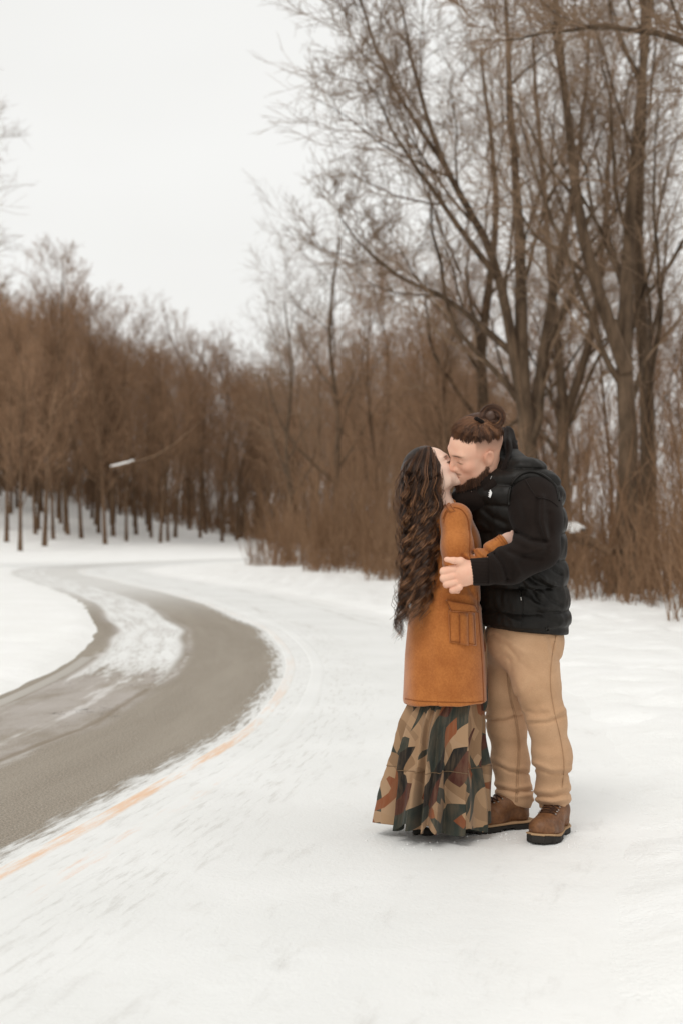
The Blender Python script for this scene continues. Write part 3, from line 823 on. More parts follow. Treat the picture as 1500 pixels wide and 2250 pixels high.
# --- left arm and its hand closing on her elbow
mSh, mEl, mWr = W(1168, 1090, -.10), W(1182, 1207, -.235), W(1046, 1257, -.262)
def man_hand(P):
    d = chain(P, [W(1062, 1256, -.262), W(1036, 1257, -.266), W(1022, 1258, -.272)], [m_(24), m_(23), m_(22)], .02)
    d = smin(d, ell(P, W(1013, 1262, -.275), (m_(25), m_(13), m_(26)), frame((-1, .12, -.25), (-.25, 0, 1))), .02)
    kn = [((990, 1249), (974, 1255)), ((987, 1264), (974, 1270)), ((991, 1278), (980, 1283)), ((1000, 1289), (993, 1296))]
    rs = [9.0, 8.8, 8.2, 7.2]
    for (k, p), r in zip(kn, rs):
        a = W(k[0] + 8, k[1] + 1, -.283); b = W(p[0], p[1], -.276); c = W(p[0] - 1, p[1] + 2, -.222); e = W(p[0] + 12, p[1] + 3, -.190)
        d = smin(d, chain(P, [a, b, c, e], [m_(r + .4), m_(r - .2), m_(r - 1.0), m_(r - 2)], .003), .0030)
    th = chain(P, [W(1024, 1244, -.28), W(1011, 1233, -.297), W(995, 1231.5, -.303), W(980, 1229.5, -.294)], [m_(12), m_(8.2), m_(6.8), m_(5.2)], .006)
    th = smin(th, ell(P, W(981, 1229, -.297), (m_(6.5), m_(4.5), m_(5.2))), .004)
    return smin(d, th, .010)
# a general open hand for the three that mostly hide
def hand_sdf(P, wrist, fwd, palm, scale=1.0, thumb=1, curl=.35):
    Fr = frame(fwd, palm); q = ((P - wrist) @ Fr) / scale            # x along the fingers, y across, z out of the palm
    q = q * [1, thumb, 1]
    d = cone(q, (-.05, 0, 0), (.01, 0, 0), .027, .026)
    d = smin(d, ell(q, (.05, 0, 0), (.055, .040, .015)), .02)
    for y, L, r in ((.030, .070, .0085), (.010, .080, .009), (-.010, .074, .0086), (-.029, .058, .0076)):
        a = np.array((.088, y, .0)); b = a + [L * .45, y * .1, L * .45 * curl * .4]; c = b + [L * .30, 0, L * .3 * curl * 1.2]; e = c + [L * .2, 0, L * .25 * curl * 1.8]
        d = smin(d, chain(q, [a, b, c, e], [r + .001, r, r - .001, r - .002], .003), .004)
    d = smin(d, chain(q, [(.015, .030, .004), (.050, .054, .012), (.080, .060, .016)], [.013, .0095, .0075], .005), .008)
    return d * scale
def man_body(P):
    d = chain(P, [W(1150, 1400, .09), W(1140, 1250, .10), W(1120, 1100, .09)], [.15, .15, .16], .05)
    d = smin(d, cone(P, W(1110, 1070, .08), W(1075, 1040, .05), .085, .072), .03)
    d = smin(d, chain(P, [mSh, mEl, mWr], [.075, .055, .042], .02), .03)
    d = smin(d, chain(P, [W(1075, 1095, .27), W(1010, 1190, .36), W(930, 1200, .26)], [.075, .055, .04], .02), .03)
    d = smin(d, chain(P, [W(1165, 1440, .0), W(1195, 1575, -.0), W(1217, 1760, .09)], [.11, .055, .035], .02), .03)
    d = smin(d, chain(P, [W(1125, 1440, .17), W(1114, 1600, .2), W(1131, 1750, .22)], [.11, .055, .035], .02), .03)
    return d
parts_b = [nets(man_body, W(900, 1790, .45) * [1, 0, 1] + [0, 5.6, 0], W(1290, 1010, .45) * [1, 0, 1] + [0, 6.6, 0], .02)]
V, Fq = nets(lambda P: head_sdf(mh(P), True) * MS, M_C - [.24, .2, .30], M_C + [.2, .2, .2], .0040); parts_b.append((V, Fq)); nh = len(V)
parts_b.append(nets(man_hand, W(955, 1310, -.3) + [0, -.10, 0], W(1075, 1215, -.3) + [0, .18, 0], .0030))
mR = W(945, 1206, .27)
parts_b.append(nets(lambda P: hand_sdf(P, mR, (-.75, -.6, .1), (-.35, -.8, 0), 1.25, -1), mR - .2, mR + .2, .005))
V, Fq = merge(parts_b)
Q = mh(V); ish = np.zeros(len(V)); ish[len(parts_b[0][0]):len(parts_b[0][0]) + nh] = 1
ay = np.abs(Q[:, 1])
def spot(c, r, sharp=.3): return sstep(1 + sharp, 1 - sharp, np.linalg.norm((np.stack([Q[:, 0], ay, Q[:, 2]], 1) - c) / r, axis=1))
beard = sstep(-.055, -.083, Q[:, 2] - .55 * np.maximum(0, .045 - Q[:, 0]) + .03 * np.exp(-((Q[:, 0] - .09) / .02) ** 2)) * sstep(-.015, .005, Q[:, 0])
mous = spot((.096, .012, -.0505), (.02, .020, .0055)) * .75
fade = sstep(-.062, -.004, Q[:, 2] - (.067 + .34 * Q[:, 0])) * sstep(.036, .026, Q[:, 0] + .2 * (Q[:, 2] - .04)) * sstep(.03, .05, ay) * sstep(.0, .014, Q[:, 2] + .25 * np.maximum(0, -Q[:, 0] - .02)) * .8
side = sstep(.020, .005, Q[:, 0]) * sstep(.015, .004, np.abs(Q[:, 0] - .008)) * sstep(.03, .0, np.abs(Q[:, 2] + .02)) * .25
brow = np.maximum(spot((.083, .030, .0250), (.024, .022, .0050), .5), 0) * .95
lash = spot((.085, .032, -.0045), (.014, .014, .0022), .5) * .9
crop = sstep(-.010, .012, Q[:, 2] - (.067 + .34 * Q[:, 0])) * sstep(.100, .088, Q[:, 0]) * 1.0
A = {'hairy': np.clip(np.maximum.reduce([beard * .95, mous, fade, side, brow, lash, crop]), 0, 1) * ish,
     'lips': (spot((.092, .0, -.063), (.014, .021, .0095), .25)) * ish,
     'flush': np.clip(spot((.11, 0, -.03), (.02, .018, .018)) + .7 * spot((.07, .045, -.025), (.03, .03, .03), .6) + spot((-.01, .08, 0), (.03, .03, .04)) * .6, 0, 1) * ish}
own(man, mesh_np('body', V, Fq, mat=M_SKIN_M, parent=man, attrs=A))

# --- hair swept back over a close-cropped side into a bun
def m_cut(x): return .067 + .34 * x      # lower edge of the long hair runs down towards the back
def hair_top(P):
    q = mh(P); cut = m_cut(q[:, 0]) + .010
    rise = 1 - .012 + .108 * sstep(.0, .050, q[:, 2] - cut)
    d = ell(q / rise[:, None] , (-.012, 0, .036), (.1005, .0785, .0870))
    d = smax(d, cut - q[:, 2], .003)
    return smax(d, q[:, 0] - .094, .01) * MS
TIE = mh(W(1053, 928, -.150)[None])[0]; BUN = mh(W(1080, 918, -.125)[None])[0]
hb = own(man, solid('hair', hair_top, M_C - [.22, .2, .05], M_C + [.2, .2, .24], .005, M_HAIR_M, man, attrs={'tone': lambda V: .22 + 0 * V[:, 0]}))
g = np.random.default_rng(31)
n = 2100; u = g.random(n); k = 10
th = g.uniform(-2.75, 2.75, n)                                 # around the head, 0 = forehead
rootx = np.cos(th) * .098 - .004; rooty = np.sin(th) * .079
rootz = m_cut(rootx * .9) - .001 + .006 * g.normal(0, .7, n) + .007 * vnoise(np.stack([th * 5, 0 * th, 0 * th], 1), 21) + g.random(n) ** 2 * .05
root = np.stack([rootx, rooty, rootz], 1)
T = np.linspace(0, 1, k)[None, :, None]
Pq = root[:, None] * (1 - T) + (TIE + g.normal(0, .006, (n, 3)))[:, None] * T
ce = np.array([-.012, 0, .036]); rr = np.array([.1015, .0790, .0880])
dirv = (Pq - ce) / rr; L = np.linalg.norm(dirv, axis=2, keepdims=True)
lift = 1.0 + .01 * g.random((n, 1, 1)) + (.105 + .035 * g.random((n, 1, 1))) * sstep(0, .32, T)
surf = ce + dirv / L * rr * lift
wgt = sstep(.80, 1.0, T)
Pq = surf * (1 - wgt) + Pq * wgt
Pq += .0012 * np.sin(T * 9 + g.random((n, 1, 1)) * 6) * g.normal(0, 1, (n, 1, 3))
lockt = vnoise(np.stack([th * 6, th * 0, th * 0], 1), 4) * .5 + .5
tone = np.clip(.24 + .75 * lockt + g.normal(0, .10, n), 0, 1)[:, None] * np.linspace(.72, 1.12, k)[None]
own(hb, strands('strand', mhw(Pq.reshape(-1, 3)).reshape(n, k, 3), np.full((n, k), .0011) * np.linspace(1, .8, k), tone, M_HAIR_M, hb, kind='stuff'))
# the bun: the tail is drawn through the tie, thrown up and over and tucked back in a loose loop
n = 900; k = 14
sd = np.clip(g.normal(0, .55, n), -1, 1); ro = g.uniform(.15, 1.0, n) ** .7; ang = g.uniform(-.5, .25, n)
ex = np.linalg.inv(M_FR) @ np.array([1.0, 0, 0]) / MS; ez = np.linalg.inv(M_FR) @ np.array([0, 0, 1.0]) / MS; ey_ = np.linalg.inv(M_FR) @ np.array([0, 1.0, 0]) / MS
Th = np.linspace(0, 1, k)[None] * g.uniform(3.0, 5.6, n)[:, None]
rx = m_(30) * ro[:, None] * (1 - .10 * Th / 5); rz = m_(30) * ro[:, None] * (1 - .08 * Th / 5)
a_ = np.pi + ang[:, None] - Th                                   # from the tie, up over the top, down the back
cxx = -np.cos(a_) * -rx; czz = np.sin(a_) * rz
cyy = sd[:, None] * m_(20) * np.sqrt(np.clip(1 - (ro[:, None] * .8) ** 2, .15, 1)) * np.sin(np.clip(Th / 3.4, 0, 1) * np.pi / 2) + m_(1.5) * np.sin(Th * 3 + g.random((n, 1)) * 6)
Pb = BUN + cxx[..., None] * ex + czz[..., None] * ez + cyy[..., None] * ey_
w0 = np.clip(1 - np.linspace(0, 1, k) * 5, 0, 1)[None, :, None]
Pb = Pb * (1 - w0) + (TIE + g.normal(0, .005, (n, 1, 3))) * w0
n2 = 60; fr = np.empty((n2, k, 3)); a0 = g.uniform(-1.9, 1.6, n2)
fr[:, 0] = BUN + (np.cos(a0) * m_(22))[:, None] * ex + (np.sin(a0) * m_(22))[:, None] * ez + g.normal(0, m_(7), n2)[:, None] * ey_
dq = np.cos(a0)[:, None] * ex + np.sin(a0)[:, None] * ez; dq /= np.linalg.norm(dq, axis=1, keepdims=True)
for j_ in range(1, k):
    dq = dq + g.normal(0, .38, (n2, 3)); dq /= np.linalg.norm(dq, axis=1, keepdims=True); fr[:, j_] = fr[:, j_ - 1] + dq * .0024
Pall = np.concatenate([Pb, fr]); nn = len(Pall)
Rall = np.full((nn, k), .0012); Rall[n:] = .0007
# the coiled strands are joined with the bun's own mesh so that the bun stays one piece
V1, F1 = tubes(mhw(Pall.reshape(-1, 3)).reshape(nn, k, 3), Rall, 3)
tn = np.repeat(np.clip(.50 + .25 * vnoise(np.stack([np.concatenate([sd * 6, a0]), np.concatenate([ro * 9, a0]), np.zeros(nn)], 1), 9) + g.normal(0, .12, nn), 0, 1)[:, None] * np.linspace(.7, 1.25, k)[None], 3, axis=1).ravel()
V0, F0 = nets(lambda P: ell(mh(P), BUN, (.033, .026, .033)) * MS, mhw(BUN) - .07, mhw(BUN) + .07, .005)
V, Fq = merge([(V0, F0), (V1, F1)])
own(hb, mesh_np('bun', V, Fq, mat=M_HAIR_M, parent=hb, attrs={'tone': np.concatenate([np.full(len(V0), .25), tn])}))
own(hb, bar('hair_tie', [mhw(TIE + [.012 * math.cos(a) * .8, .014 * math.sin(a), .010 * math.cos(a) + .008]) for a in np.linspace(0, 6.283, 13)], .0085, M_HOODIE, hb, 6, 3))
# beard hairs
n = 6000; k = 3
qq = Q[ish > 0]; bb = beard[ish > 0]; pick = np.where((bb > .12) & (qq[:, 2] > -.135))[0]
pick = g.choice(pick, n, p=bb[pick] / bb[pick].sum()); r0 = qq[pick] + g.normal(0, .0008, (n, 3))
dn = np.stack([.35 + .3 * g.random(n), r0[:, 1] * 5, -.9 + 0 * r0[:, 0]], 1) + g.normal(0, .3, (n, 3)); dn /= np.linalg.norm(dn, axis=1, keepdims=True)
Lb = g.uniform(.005, .020, n) * (.25 + bb[pick])
Pb = r0[:, None] + dn[:, None] * (np.linspace(0, 1, k)[None, :, None] * Lb[:, None, None]) + np.array([0, 0, -.004]) * (np.linspace(0, 1, k) ** 2)[None, :, None]
own(man, strands('beard', mhw(Pb.reshape(-1, 3)).reshape(n, k, 3), np.full((n, k), .0013) * np.linspace(1, .3, k), np.clip(.46 + g.normal(0, .17, n), 0, 1), M_HAIR_M, man, kind='stuff'))

# --- trousers
def trousers(P):
    d = ell(P, W(1150, 1405, .09), (m_(88), .185, m_(75)))
    L = chain(P, [W(1166, 1425, .0), W(1177, 1500, -.02), W(1199, 1580, -.03), W(1212, 1660, .0), W(1213, 1740, .06), W(1217, 1775, .09)],
              [m_(66), m_(48), m_(39), m_(39), m_(33), m_(33)], .05)
    Rr = chain(P, [W(1130, 1425, .16), W(1110, 1510, .17), W(1112, 1590, .19), W(1120, 1670, .2), W(1127, 1735, .21), W(1131, 1758, .21)],
               [m_(64), m_(47), m_(41), m_(38), m_(35), m_(38)], .05)
    # cuffs cut off square
    L = smax(L, (W(1216, 1779, .09)[2] - P[:, 2]) - .14 * (P[:, 0] - W(1216, 1779, .09)[0]), .006)
    Rr = smax(Rr, (W(1131, 1764, .23)[2] - P[:, 2]) - .28 * (P[:, 0] - W(1131, 1764, .23)[0]), .006)
    d = smin(smin(d, L, .05), smin(d, Rr, .05), .008)
    d = smax(d, P[:, 2] - W(1150, 1362, .09)[2], .01)
    # folds
    f = 0
    fl = [((1158, 1582), (1236, 1562), 6, .008, 8), ((1163, 1588), (1238, 1572), 4, -.010, 8), ((1190, 1556), (1240, 1560), 5, .006, 4), ((1150, 1560), (1200, 1568), 5, -.006, 5),
          ((1170, 1676), (1253, 1690), 6, .009, 9), ((1172, 1686), (1246, 1700), 4, -.011, 8), ((1180, 1655), (1230, 1660), 8, .004, 5),
          ((1174, 1738), (1248, 1728), 6, .009, 7), ((1172, 1748), (1250, 1741), 3.5, -.012, 7), ((1172, 1758), (1252, 1756), 5, .010, 6), ((1180, 1766), (1252, 1768), 3, -.009, 5),
          ((1128, 1545), (1165, 1500), 8, -.005, 4), ((1205, 1400), (1226, 1450), 6, -.010, 3), ((1198, 1410), (1214, 1470), 6, .007, 3), ((1226, 1385), (1218, 1440), 4, .006, 2),
          ((1080, 1395), (1135, 1445), 5, -.010, -5), ((1086, 1390), (1150, 1435), 6, .007, -5), ((1100, 1440), (1160, 1468), 6, -.005, -4), ((1100, 1415), (1180, 1440), 9, .004, -5),
          ((1068, 1575), (1145, 1562), 6, .009, 7), ((1068, 1583), (1142, 1572), 3.5, -.011, 7), ((1075, 1610), (1150, 1622), 9, .004, 6),
          ((1082, 1668), (1158, 1690), 6, .008, 7), ((1084, 1678), (1158, 1700), 3.5, -.010, 7), ((1086, 1722), (1164, 1728), 5, .009, 6), ((1086, 1731), (1166, 1738), 3.2, -.011, 6), ((1088, 1741), (1168, 1748), 5, .008, 6),
          ((1118, 1450), (1136, 1530), 5, -.006, 2)]
    for a, b, w, h, sg in fl: f = f + fold(P, a, b, w * .95, h * .72, sg)
    f = f + .003 * fbm(P * [8, 8, 12], 3, 40) + .0012 * fbm(P * [30, 30, 50], 2, 41)
    return d - f
tro = own(man, solid('trousers', trousers, [W(1060, 1800, .0)[0], 5.75, .03], [W(1262, 1800, 0)[0] + .03, 6.56, W(0, 1355)[2]], .0055, M_TROUSER, man))

def side_seam(name, f, xs, mat, parent, r=.0024, y_near=5.6, up=.001):
    """a stitched line laid on a surface: march from the camera side onto f=0"""
    pts = []; xs = catmull(np.array(xs, float), 7) if len(xs) > 2 else np.linspace(xs[0], xs[1], 6)
    for a in xs:
        y = y_near
        for _ in range(60):
            p = np.array([[(a[0] - 750) * y / F, y, CAMH - (a[1] - HOR) * y / F]]); dd = float(f(p)[0])
            if dd < .0008: break
            y += max(dd * .7, .0008)
        pts.append(p[0] + [0, -up, 0])
    return own(parent, bar(name, pts, r, mat, parent, 5, 2))
side_seam('seam', trousers, [(1222, 1392), (1212, 1440), (1208, 1500), (1216, 1560), (1230, 1620), (1238, 1680), (1234, 1730)], M_TSTITCH, tro, .0018)
side_seam('seam', trousers, [(1112, 1480), (1118, 1530), (1130, 1580), (1137, 1640), (1134, 1700), (1131, 1762)], M_TSTITCH, tro, .0022)
side_seam('seam', trousers, [(1117, 1500), (1122, 1535), (1134, 1580), (1141, 1640), (1138, 1700), (1135, 1762)], M_TSTITCH, tro, .0016)

# --- hooded sweatshirt: sleeves, hood and drawn-up collar
def sleeve(P, grow=0.0):
    d = chain(P, [W(1166, 1095, -.03), W(1171, 1104, -.12), W(1180, 1145, -.17), mEl, W(1120, 1241, -.255), W(1068, 1254, -.262)],
              [m_(48), m_(54), m_(49), m_(39), m_(37), m_(31)], .05)
    f = 0
    for a, b, w, h, sg in [((1128, 1180), (1205, 1212), 8, .012, 6), ((1135, 1170), (1200, 1192), 5, -.013, 6), ((1118, 1212), (1186, 1228), 6, -.011, 6), ((1096, 1208), (1140, 1262), 8, .010, -6),
                           ((1076, 1222), (1100, 1275), 6, .011, -6), ((1086, 1218), (1112, 1272), 4, -.012, -6), ((1190, 1092), (1204, 1195), 6, .013, 8), ((1181, 1098), (1194, 1190), 5, -.010, 8),
                           ((1128, 1100), (1165, 1165), 10, -.007, 6), ((1066, 1228), (1074, 1282), 4, .009, -3), ((1150, 1110), (1172, 1180), 9, .008, 6), ((1205, 1130), (1200, 1210), 6, -.010, -4), ((1150, 1225), (1120, 1270), 7, -.008, 4), ((1160, 1215), (1200, 1200), 5, .008, 4)]:
        f = f + fold(P, a, b, w, h, sg)
    f = f + .004 * fbm(P * [10, 10, 8], 2, 50)
    return d - f - grow
def cuff(P):
    d = cone(P, W(1074, 1255, -.262), W(1037, 1257, -.266), m_(30), m_(28.5))
    d = smax(d, -(P[:, 0] - W(1034, 1257, -.266)[0]) - .12 * (P[:, 2] - W(1034, 1257, -.266)[2]), .003)
    d = smax(d, P[:, 0] - W(1076, 1257, -.266)[0], .003)
    return d - .0012 * np.sin((P[:, 2] * np.cos(.1)) * 900)
def hood(P):
    # the hood hangs open behind the head: a thick rolled rim from its peak down both sides of the neck to the throat
    d = chain(P, [W(1116, 950, .08), W(1103, 985, -.02), W(1096, 1026, -.06), W(1078, 1066, -.075), W(1052, 1094, -.05), W(1034, 1108, .04)], [m_(9), m_(16), m_(18), m_(21), m_(20), m_(20)], .04)
    d = smin(d, chain(P, [W(1112, 953, .13), W(1108, 990, .12), W(1100, 1050, .09)], [m_(16), m_(25), m_(46)], .05), .05)
    d = smin(d, chain(P, [W(1104, 955, .22), W(1085, 1020, .26), W(1056, 1084, .2), W(1034, 1108, .06)], [m_(12), m_(22), m_(24), m_(20)], .05), .04)
    d = smin(d, ell(P, W(1082, 1100, .05), (m_(58), .15, m_(30))), .03)
    d = smin(d, ell(P, W(1030, 1100, .03), (m_(46), .10, m_(30))), .03)
    d = smax(d, -(ell(mh(P), (-.004, 0, -.005), (.114, .0895, .125)) * MS), .012)
    f = fold(P, (1104, 950), (1092, 1050), 4, -.014, -5) + fold(P, (1114, 945), (1108, 1040), 5, .009, -6) + fold(P, (1090, 1030), (1050, 1080), 5, -.009, -4) + .004 * fbm(P * 11, 2, 55)
    return d - f
own(man, solid('hood', hood, W(975, 1140, -.2), W(1150, 925, .40), .006, M_HOODIE, man))
sl = own(man, solid('sleeve', sleeve, [W(1055, 0, 0)[0], 5.66, W(0, 1300, -.3)[2]], [W(1245, 0, 0)[0], 6.2, W(0, 1020, 0)[2]], .006, M_HOODIE, man))
own(sl, solid('cuff', cuff, W(1025, 1300, -.26) - [0, .1, 0], W(1085, 1215, -.26) + [0, .1, 0], .0045, M_HOODIE, sl))
def sleeve_far(P): return chain(P, [W(1080, 1095, .25), W(1010, 1190, .37), W(935, 1205, .28)], [.11, .08, .055], .04)
own(man, solid('sleeve', sleeve_far, [W(900, 0, .3)[0], 6.15, W(0, 1250, .3)[2]], [W(1150, 0, .3)[0], 6.62, W(0, 1020, .3)[2]], .012, M_HOODIE, man))
side_seam('seam', sleeve, [(1150, 1050), (1163, 1072), (1178, 1092), (1190, 1094), (1208, 1100), (1224, 1112)], M_HOODIE, sl, .0026, up=.0016)

# --- quilted vest
vz = np.array([W(0, y, .08)[2] for y in (1392, 1370, 1320, 1260, 1200, 1140, 1090, 1050, 1015, 985)])
vxl = np.array([1052, 1052, 1050, 1046, 1036, 1022, 1006, 1016, 1056, 1092]); vxr = np.array([1241, 1240, 1236, 1231, 1226, 1228, 1225, 1204, 1165, 1118])
vcx = np.array([W((a + b) / 2, 1200, .08)[0] for a, b in zip(vxl, vxr)]); vhw = m_((vxr - vxl) / 2) * 6.15 / 6.07
vyaw = R(32)
vb = np.array([.215, .215, .212, .215, .225, .235, .235, .20, .13, .03])          # half-width across the shoulders
va = np.sqrt(np.maximum(vhw ** 2 - (vb * math.sin(vyaw)) ** 2, .0036)) / math.cos(vyaw)
SEAMS = [W(0, y, .08)[2] for y in (1372, 1338, 1285, 1228, 1170, 1112, 1066, 1030, 1000)]
def vest(P):
    d = rings(P, vz[::1], vcx, np.full(10, 6.15), va, vb, vyaw, 2.2)
    sh = chain(P, [W(1100, 1035, .06), W(1150, 1056, -.06), W(1190, 1082, -.09)], [m_(37), m_(40), m_(40)], .05)
    d = smin(d, sh, .05)
    # armhole
    d = smax(d, -ell(P, W(1171, 1112, -.22), (m_(56), .17, m_(72))), .012)
    d = smax(d, W(0, 1384, .08)[2] - P[:, 2] - .10 * (P[:, 0] - W(1150, 0, .08)[0]), .012)
    # quilting
    z = P[:, 2] + .010 * np.sin(P[:, 0] * 9 + 1) + .12 * (P[:, 0] - W(1150, 0, .08)[0]) * .15
    q = np.zeros(len(P)); gr = np.zeros(len(P))
    for a, b in zip(SEAMS[:-1], SEAMS[1:]):
        t = np.clip((z - a) / (b - a), 0, 1); q += np.where((z >= a) & (z < b), np.sqrt(np.maximum(0, 1 - (2 * t - 1) ** 2)), 0)
    wr = fbm(P * [16, 16, 7], 3, 60) * .005 + fbm(P * [34, 34, 14], 2, 61) * .0025
    f = .016 * q * (1 + .25 * fbm(P * 7, 2, 62)) + wr * (.4 + q)
    for a, b, w, h, sg in [((1140, 1262), (1190, 1305), 6, .011, 5), ((1150, 1256), (1205, 1290), 5, -.010, 5), ((1180, 1258), (1232, 1290), 6, .011, 6), ((1165, 1300), (1190, 1330), 6, -.008, 4), ((1150, 1310), (1200, 1336), 5, .008, 4), ((1195, 1300), (1230, 1330), 5, -.009, 5),
                           ((1060, 1120), (1110, 1150), 6, -.007, 4), ((1050, 1150), (1112, 1180), 6, .007, 5), ((1210, 1180), (1228, 1230), 5, .009, 3), ((1205, 1240), (1232, 1262), 4, -.010, 3), ((1100, 1345), (1140, 1368), 5, .006, 3), ((1180, 1345), (1225, 1368), 5, -.007, 3)]:
        f = f + fold(P, a, b, w, h, sg)
    return d - f
ve = own(man, solid('vest', vest, [W(985, 0, .2)[0], 5.72, W(0, 1400, .0)[2]], [W(1262, 0, .1)[0], 6.52, W(0, 975, 0)[2] + .02], .0062, M_VEST, man))
side_seam('armhole_binding', lambda P: np.minimum(vest(P), sleeve(P)), [(1227, 1100), (1220, 1070), (1196, 1047), (1168, 1036), (1143, 1042), (1125, 1060), (1117, 1088), (1117, 1110)], M_VEST, ve, .0065, up=.002)
side_seam('seam', vest, [(1145, 1290), (1147, 1320), (1147, 1350), (1146, 1376)], M_VEST, ve, .0022)
side_seam('pocket_zip', vest, [(1138, 1268), (1138, 1285), (1140, 1300), (1143, 1312)], M_VEST, ve, .0035)
side_seam('zip_pull', vest, [(1143, 1312), (1144, 1319)], M_METAL, ve, .0024)
side_seam('drawcord', vest, [(1197, 1380), (1201, 1388), (1206, 1384), (1203, 1377)], M_RUBBER, ve, .003)
side_seam('drawcord', lambda P: np.minimum(hood(P), vest(P)), [(1079, 1046), (1076, 1053)], M_METAL, ve, .0013)
side_seam('drawcord', lambda P: np.minimum(hood(P), vest(P)), [(1034, 1079), (1035, 1081)], M_METAL, ve, .0016)

# embroidered emblem: a rider with raised mallet on a rearing horse
def on_surface(f, x, y, y_near=5.6):
    yy = y_near
    for _ in range(80):
        p = np.array([[(x - 750) * yy / F, yy, CAMH - (y - HOR) * yy / F]]); dd = float(f(p)[0])
        if dd < .0008: break
        yy += max(dd * .7, .0008)
    return p[0]
EM = [(1076.5, 1075.5), (1077.5, 1078), (1079, 1080.5), (1079.8, 1083), (1079.0, 1086), (1077.8, 1089), (1076.6, 1092), (1075.4, 1094), (1074.4, 1093), (1075.0, 1090.5), (1073.2, 1092), (1071.4, 1091), (1073.6, 1088.5), (1072.0, 1087), (1074.0, 1085), (1073.2, 1083.2), (1071.6, 1082.5), (1073.4, 1080.8), (1075.2, 1081), (1074.4, 1078.8), (1075.2, 1076.6)]
bm = bmesh.new(); ec = on_surface(vest, 1075.5, 1084)[1] - Y0 - .007; vs = [bm.verts.new(W(*e, ec)) for e in EM]
fc = bm.faces.new(vs); r_ = bmesh.ops.extrude_face_region(bm, geom=[fc]); bmesh.ops.translate(bm, verts=[v for v in r_['geom'] if isinstance(v, bmesh.types.BMVert)], vec=(0, .007, 0))
bmesh.ops.recalc_face_normals(bm, faces=bm.faces)
me = bpy.data.meshes.new('emblem'); bm.to_mesh(me); bm.free(); me.materials.append(M_WTHREAD)
own(man, link(bpy.data.objects.new('emblem', me), ve))

# --- boots
def boot(root, heel, toe, label=None):
    heel = np.array([heel[0], heel[1], 0.0]); toe = np.array([toe[0], toe[1], 0.0]); fw = toe - heel; L = np.linalg.norm(fw); fr_ = frame(fw, (0, 0, 1))
    k = L / .30; wk = 1.16
    def loc(P): return ((P - heel) @ fr_) / k / [1, wk, 1]
    def outline(q, g_=0.0):
        w = np.interp(q[:, 0], [-.01, .03, .10, .16, .22, .27, .30], [.020, .036, .034, .043, .050, .043, .016]) + g_
        return np.maximum(np.abs(q[:, 1]) - w, np.maximum(-.008 - g_ - q[:, 0], q[:, 0] - .302 - g_))
    spring = lambda q: .014 * sstep(.20, .31, q[:, 0]) + .016 * sstep(.12, .06, q[:, 0]) * 0
    def upper(P):
        q = loc(P).copy(); q[:, 2] = q[:, 2] - spring(q)
        d = ell(q, (.19, 0, .048), (.112, .048, .058)); d = smin(d, ell(q, (.250, 0, .056), (.048, .043, .042)), .02)
        d = smin(d, chain(q, [(.045, 0, .06), (.052, 0, .10), (.058, 0, .125)], [.040, .040, .036], .02), .03)
        d = smin(d, cone(q, (.09, 0, .11), (.17, 0, .07), .042, .04), .03)
        d = smax(d, .034 - q[:, 2], .006)
        f = .002 * fbm(q * 35, 2, 70) + ridge(q, (.17, -.04, .085), (.17, .04, .085), .008, -.004) + ridge(q, (.19, -.04, .080), (.19, .04, .080), .008, .003) + ridge(q, (.055, .05, .04), (.06, .05, .15), .003, -.004)
        return (d - f) * k
    def sole(P):
        q = loc(P).copy(); q[:, 2] = q[:, 2] - spring(q)
        d = smax(outline(q, .006), np.maximum(q[:, 2] - .030, .0 - q[:, 2]), .004)
        d = smax(d, -smax(np.abs(q[:, 0] - .115) - .032, q[:, 2] - .014, .006), .006)           # arch in front of the heel
        d = smax(d, -smax(np.abs(((q[:, 0] * 45) % 1.0) - .5) / 45 - .004, np.maximum(q[:, 2] - .007, .038 - np.abs(q[:, 1])), .001), .001)
        return d * k
    def welt(P):
        q = loc(P).copy(); q[:, 2] = q[:, 2] - spring(q)
        return smax(outline(q, .0085), np.abs(q[:, 2] - .0335) - .0040, .003) * k
    heel[2] = toe[2] = -.007; lo = np.minimum(heel, toe) - .11; hi = np.maximum(heel, toe) + .11; lo[2] = -.01; hi[2] = .22 * k
    b = own(root, solid('boot', upper, lo, hi, .0046, M_LEATHER, root))
    hi2 = hi.copy(); hi2[2] = .09
    own(root, solid('sole', sole, lo, hi2, .0036, M_RUBBER, b)); own(root, solid('welt', welt, lo, hi2, .0032, M_WELT, b))
    tow = lambda q: heel + (np.asarray(q, float) * [1, wk, 1] * k) @ fr_.T
    # laces, eyelets, tongue
    rows = [(.186, .112), (.168, .128), (.150, .145), (.132, .160)]
    def top(x, y):
        z = .22
        for _ in range(60):
            dd = float(upper(tow((x, y, z))[None])[0])
            if dd < .001: break
            z -= max(dd * .6 / k, .0008)
        return tow((x, y, z + .002))
    for i, (x, z) in enumerate(rows):
        own(root, bar('lace', [top(x, -.027), top(x + .006, -.010), top(x + .006, .010), top(x, .027)], .0034, M_LACE, b, 5, 4))
        if i < 3: own(root, bar('lace', [top(x, .025), top(x - .008, 0), top(rows[i + 1][0], -.025)], .003, M_LACE, b, 5, 4))
        for s in (-1, 1):
            c = top(x, s * .029); own(root, bar('eyelet', [c + fr_ @ np.array([.004 * math.cos(a), .004 * math.sin(a), .001]) for a in np.linspace(0, 6.283, 8)], .0014, M_METAL, b, 5, 2))
    return b
boot(man, (W(1231, 0, .15)[0], 6.215), (W(1180, 0, -.13)[0], 5.92))
boot(man, (W(1160, 0, .22)[0], 6.30), (W(1006, 0, .10)[0], 6.16))

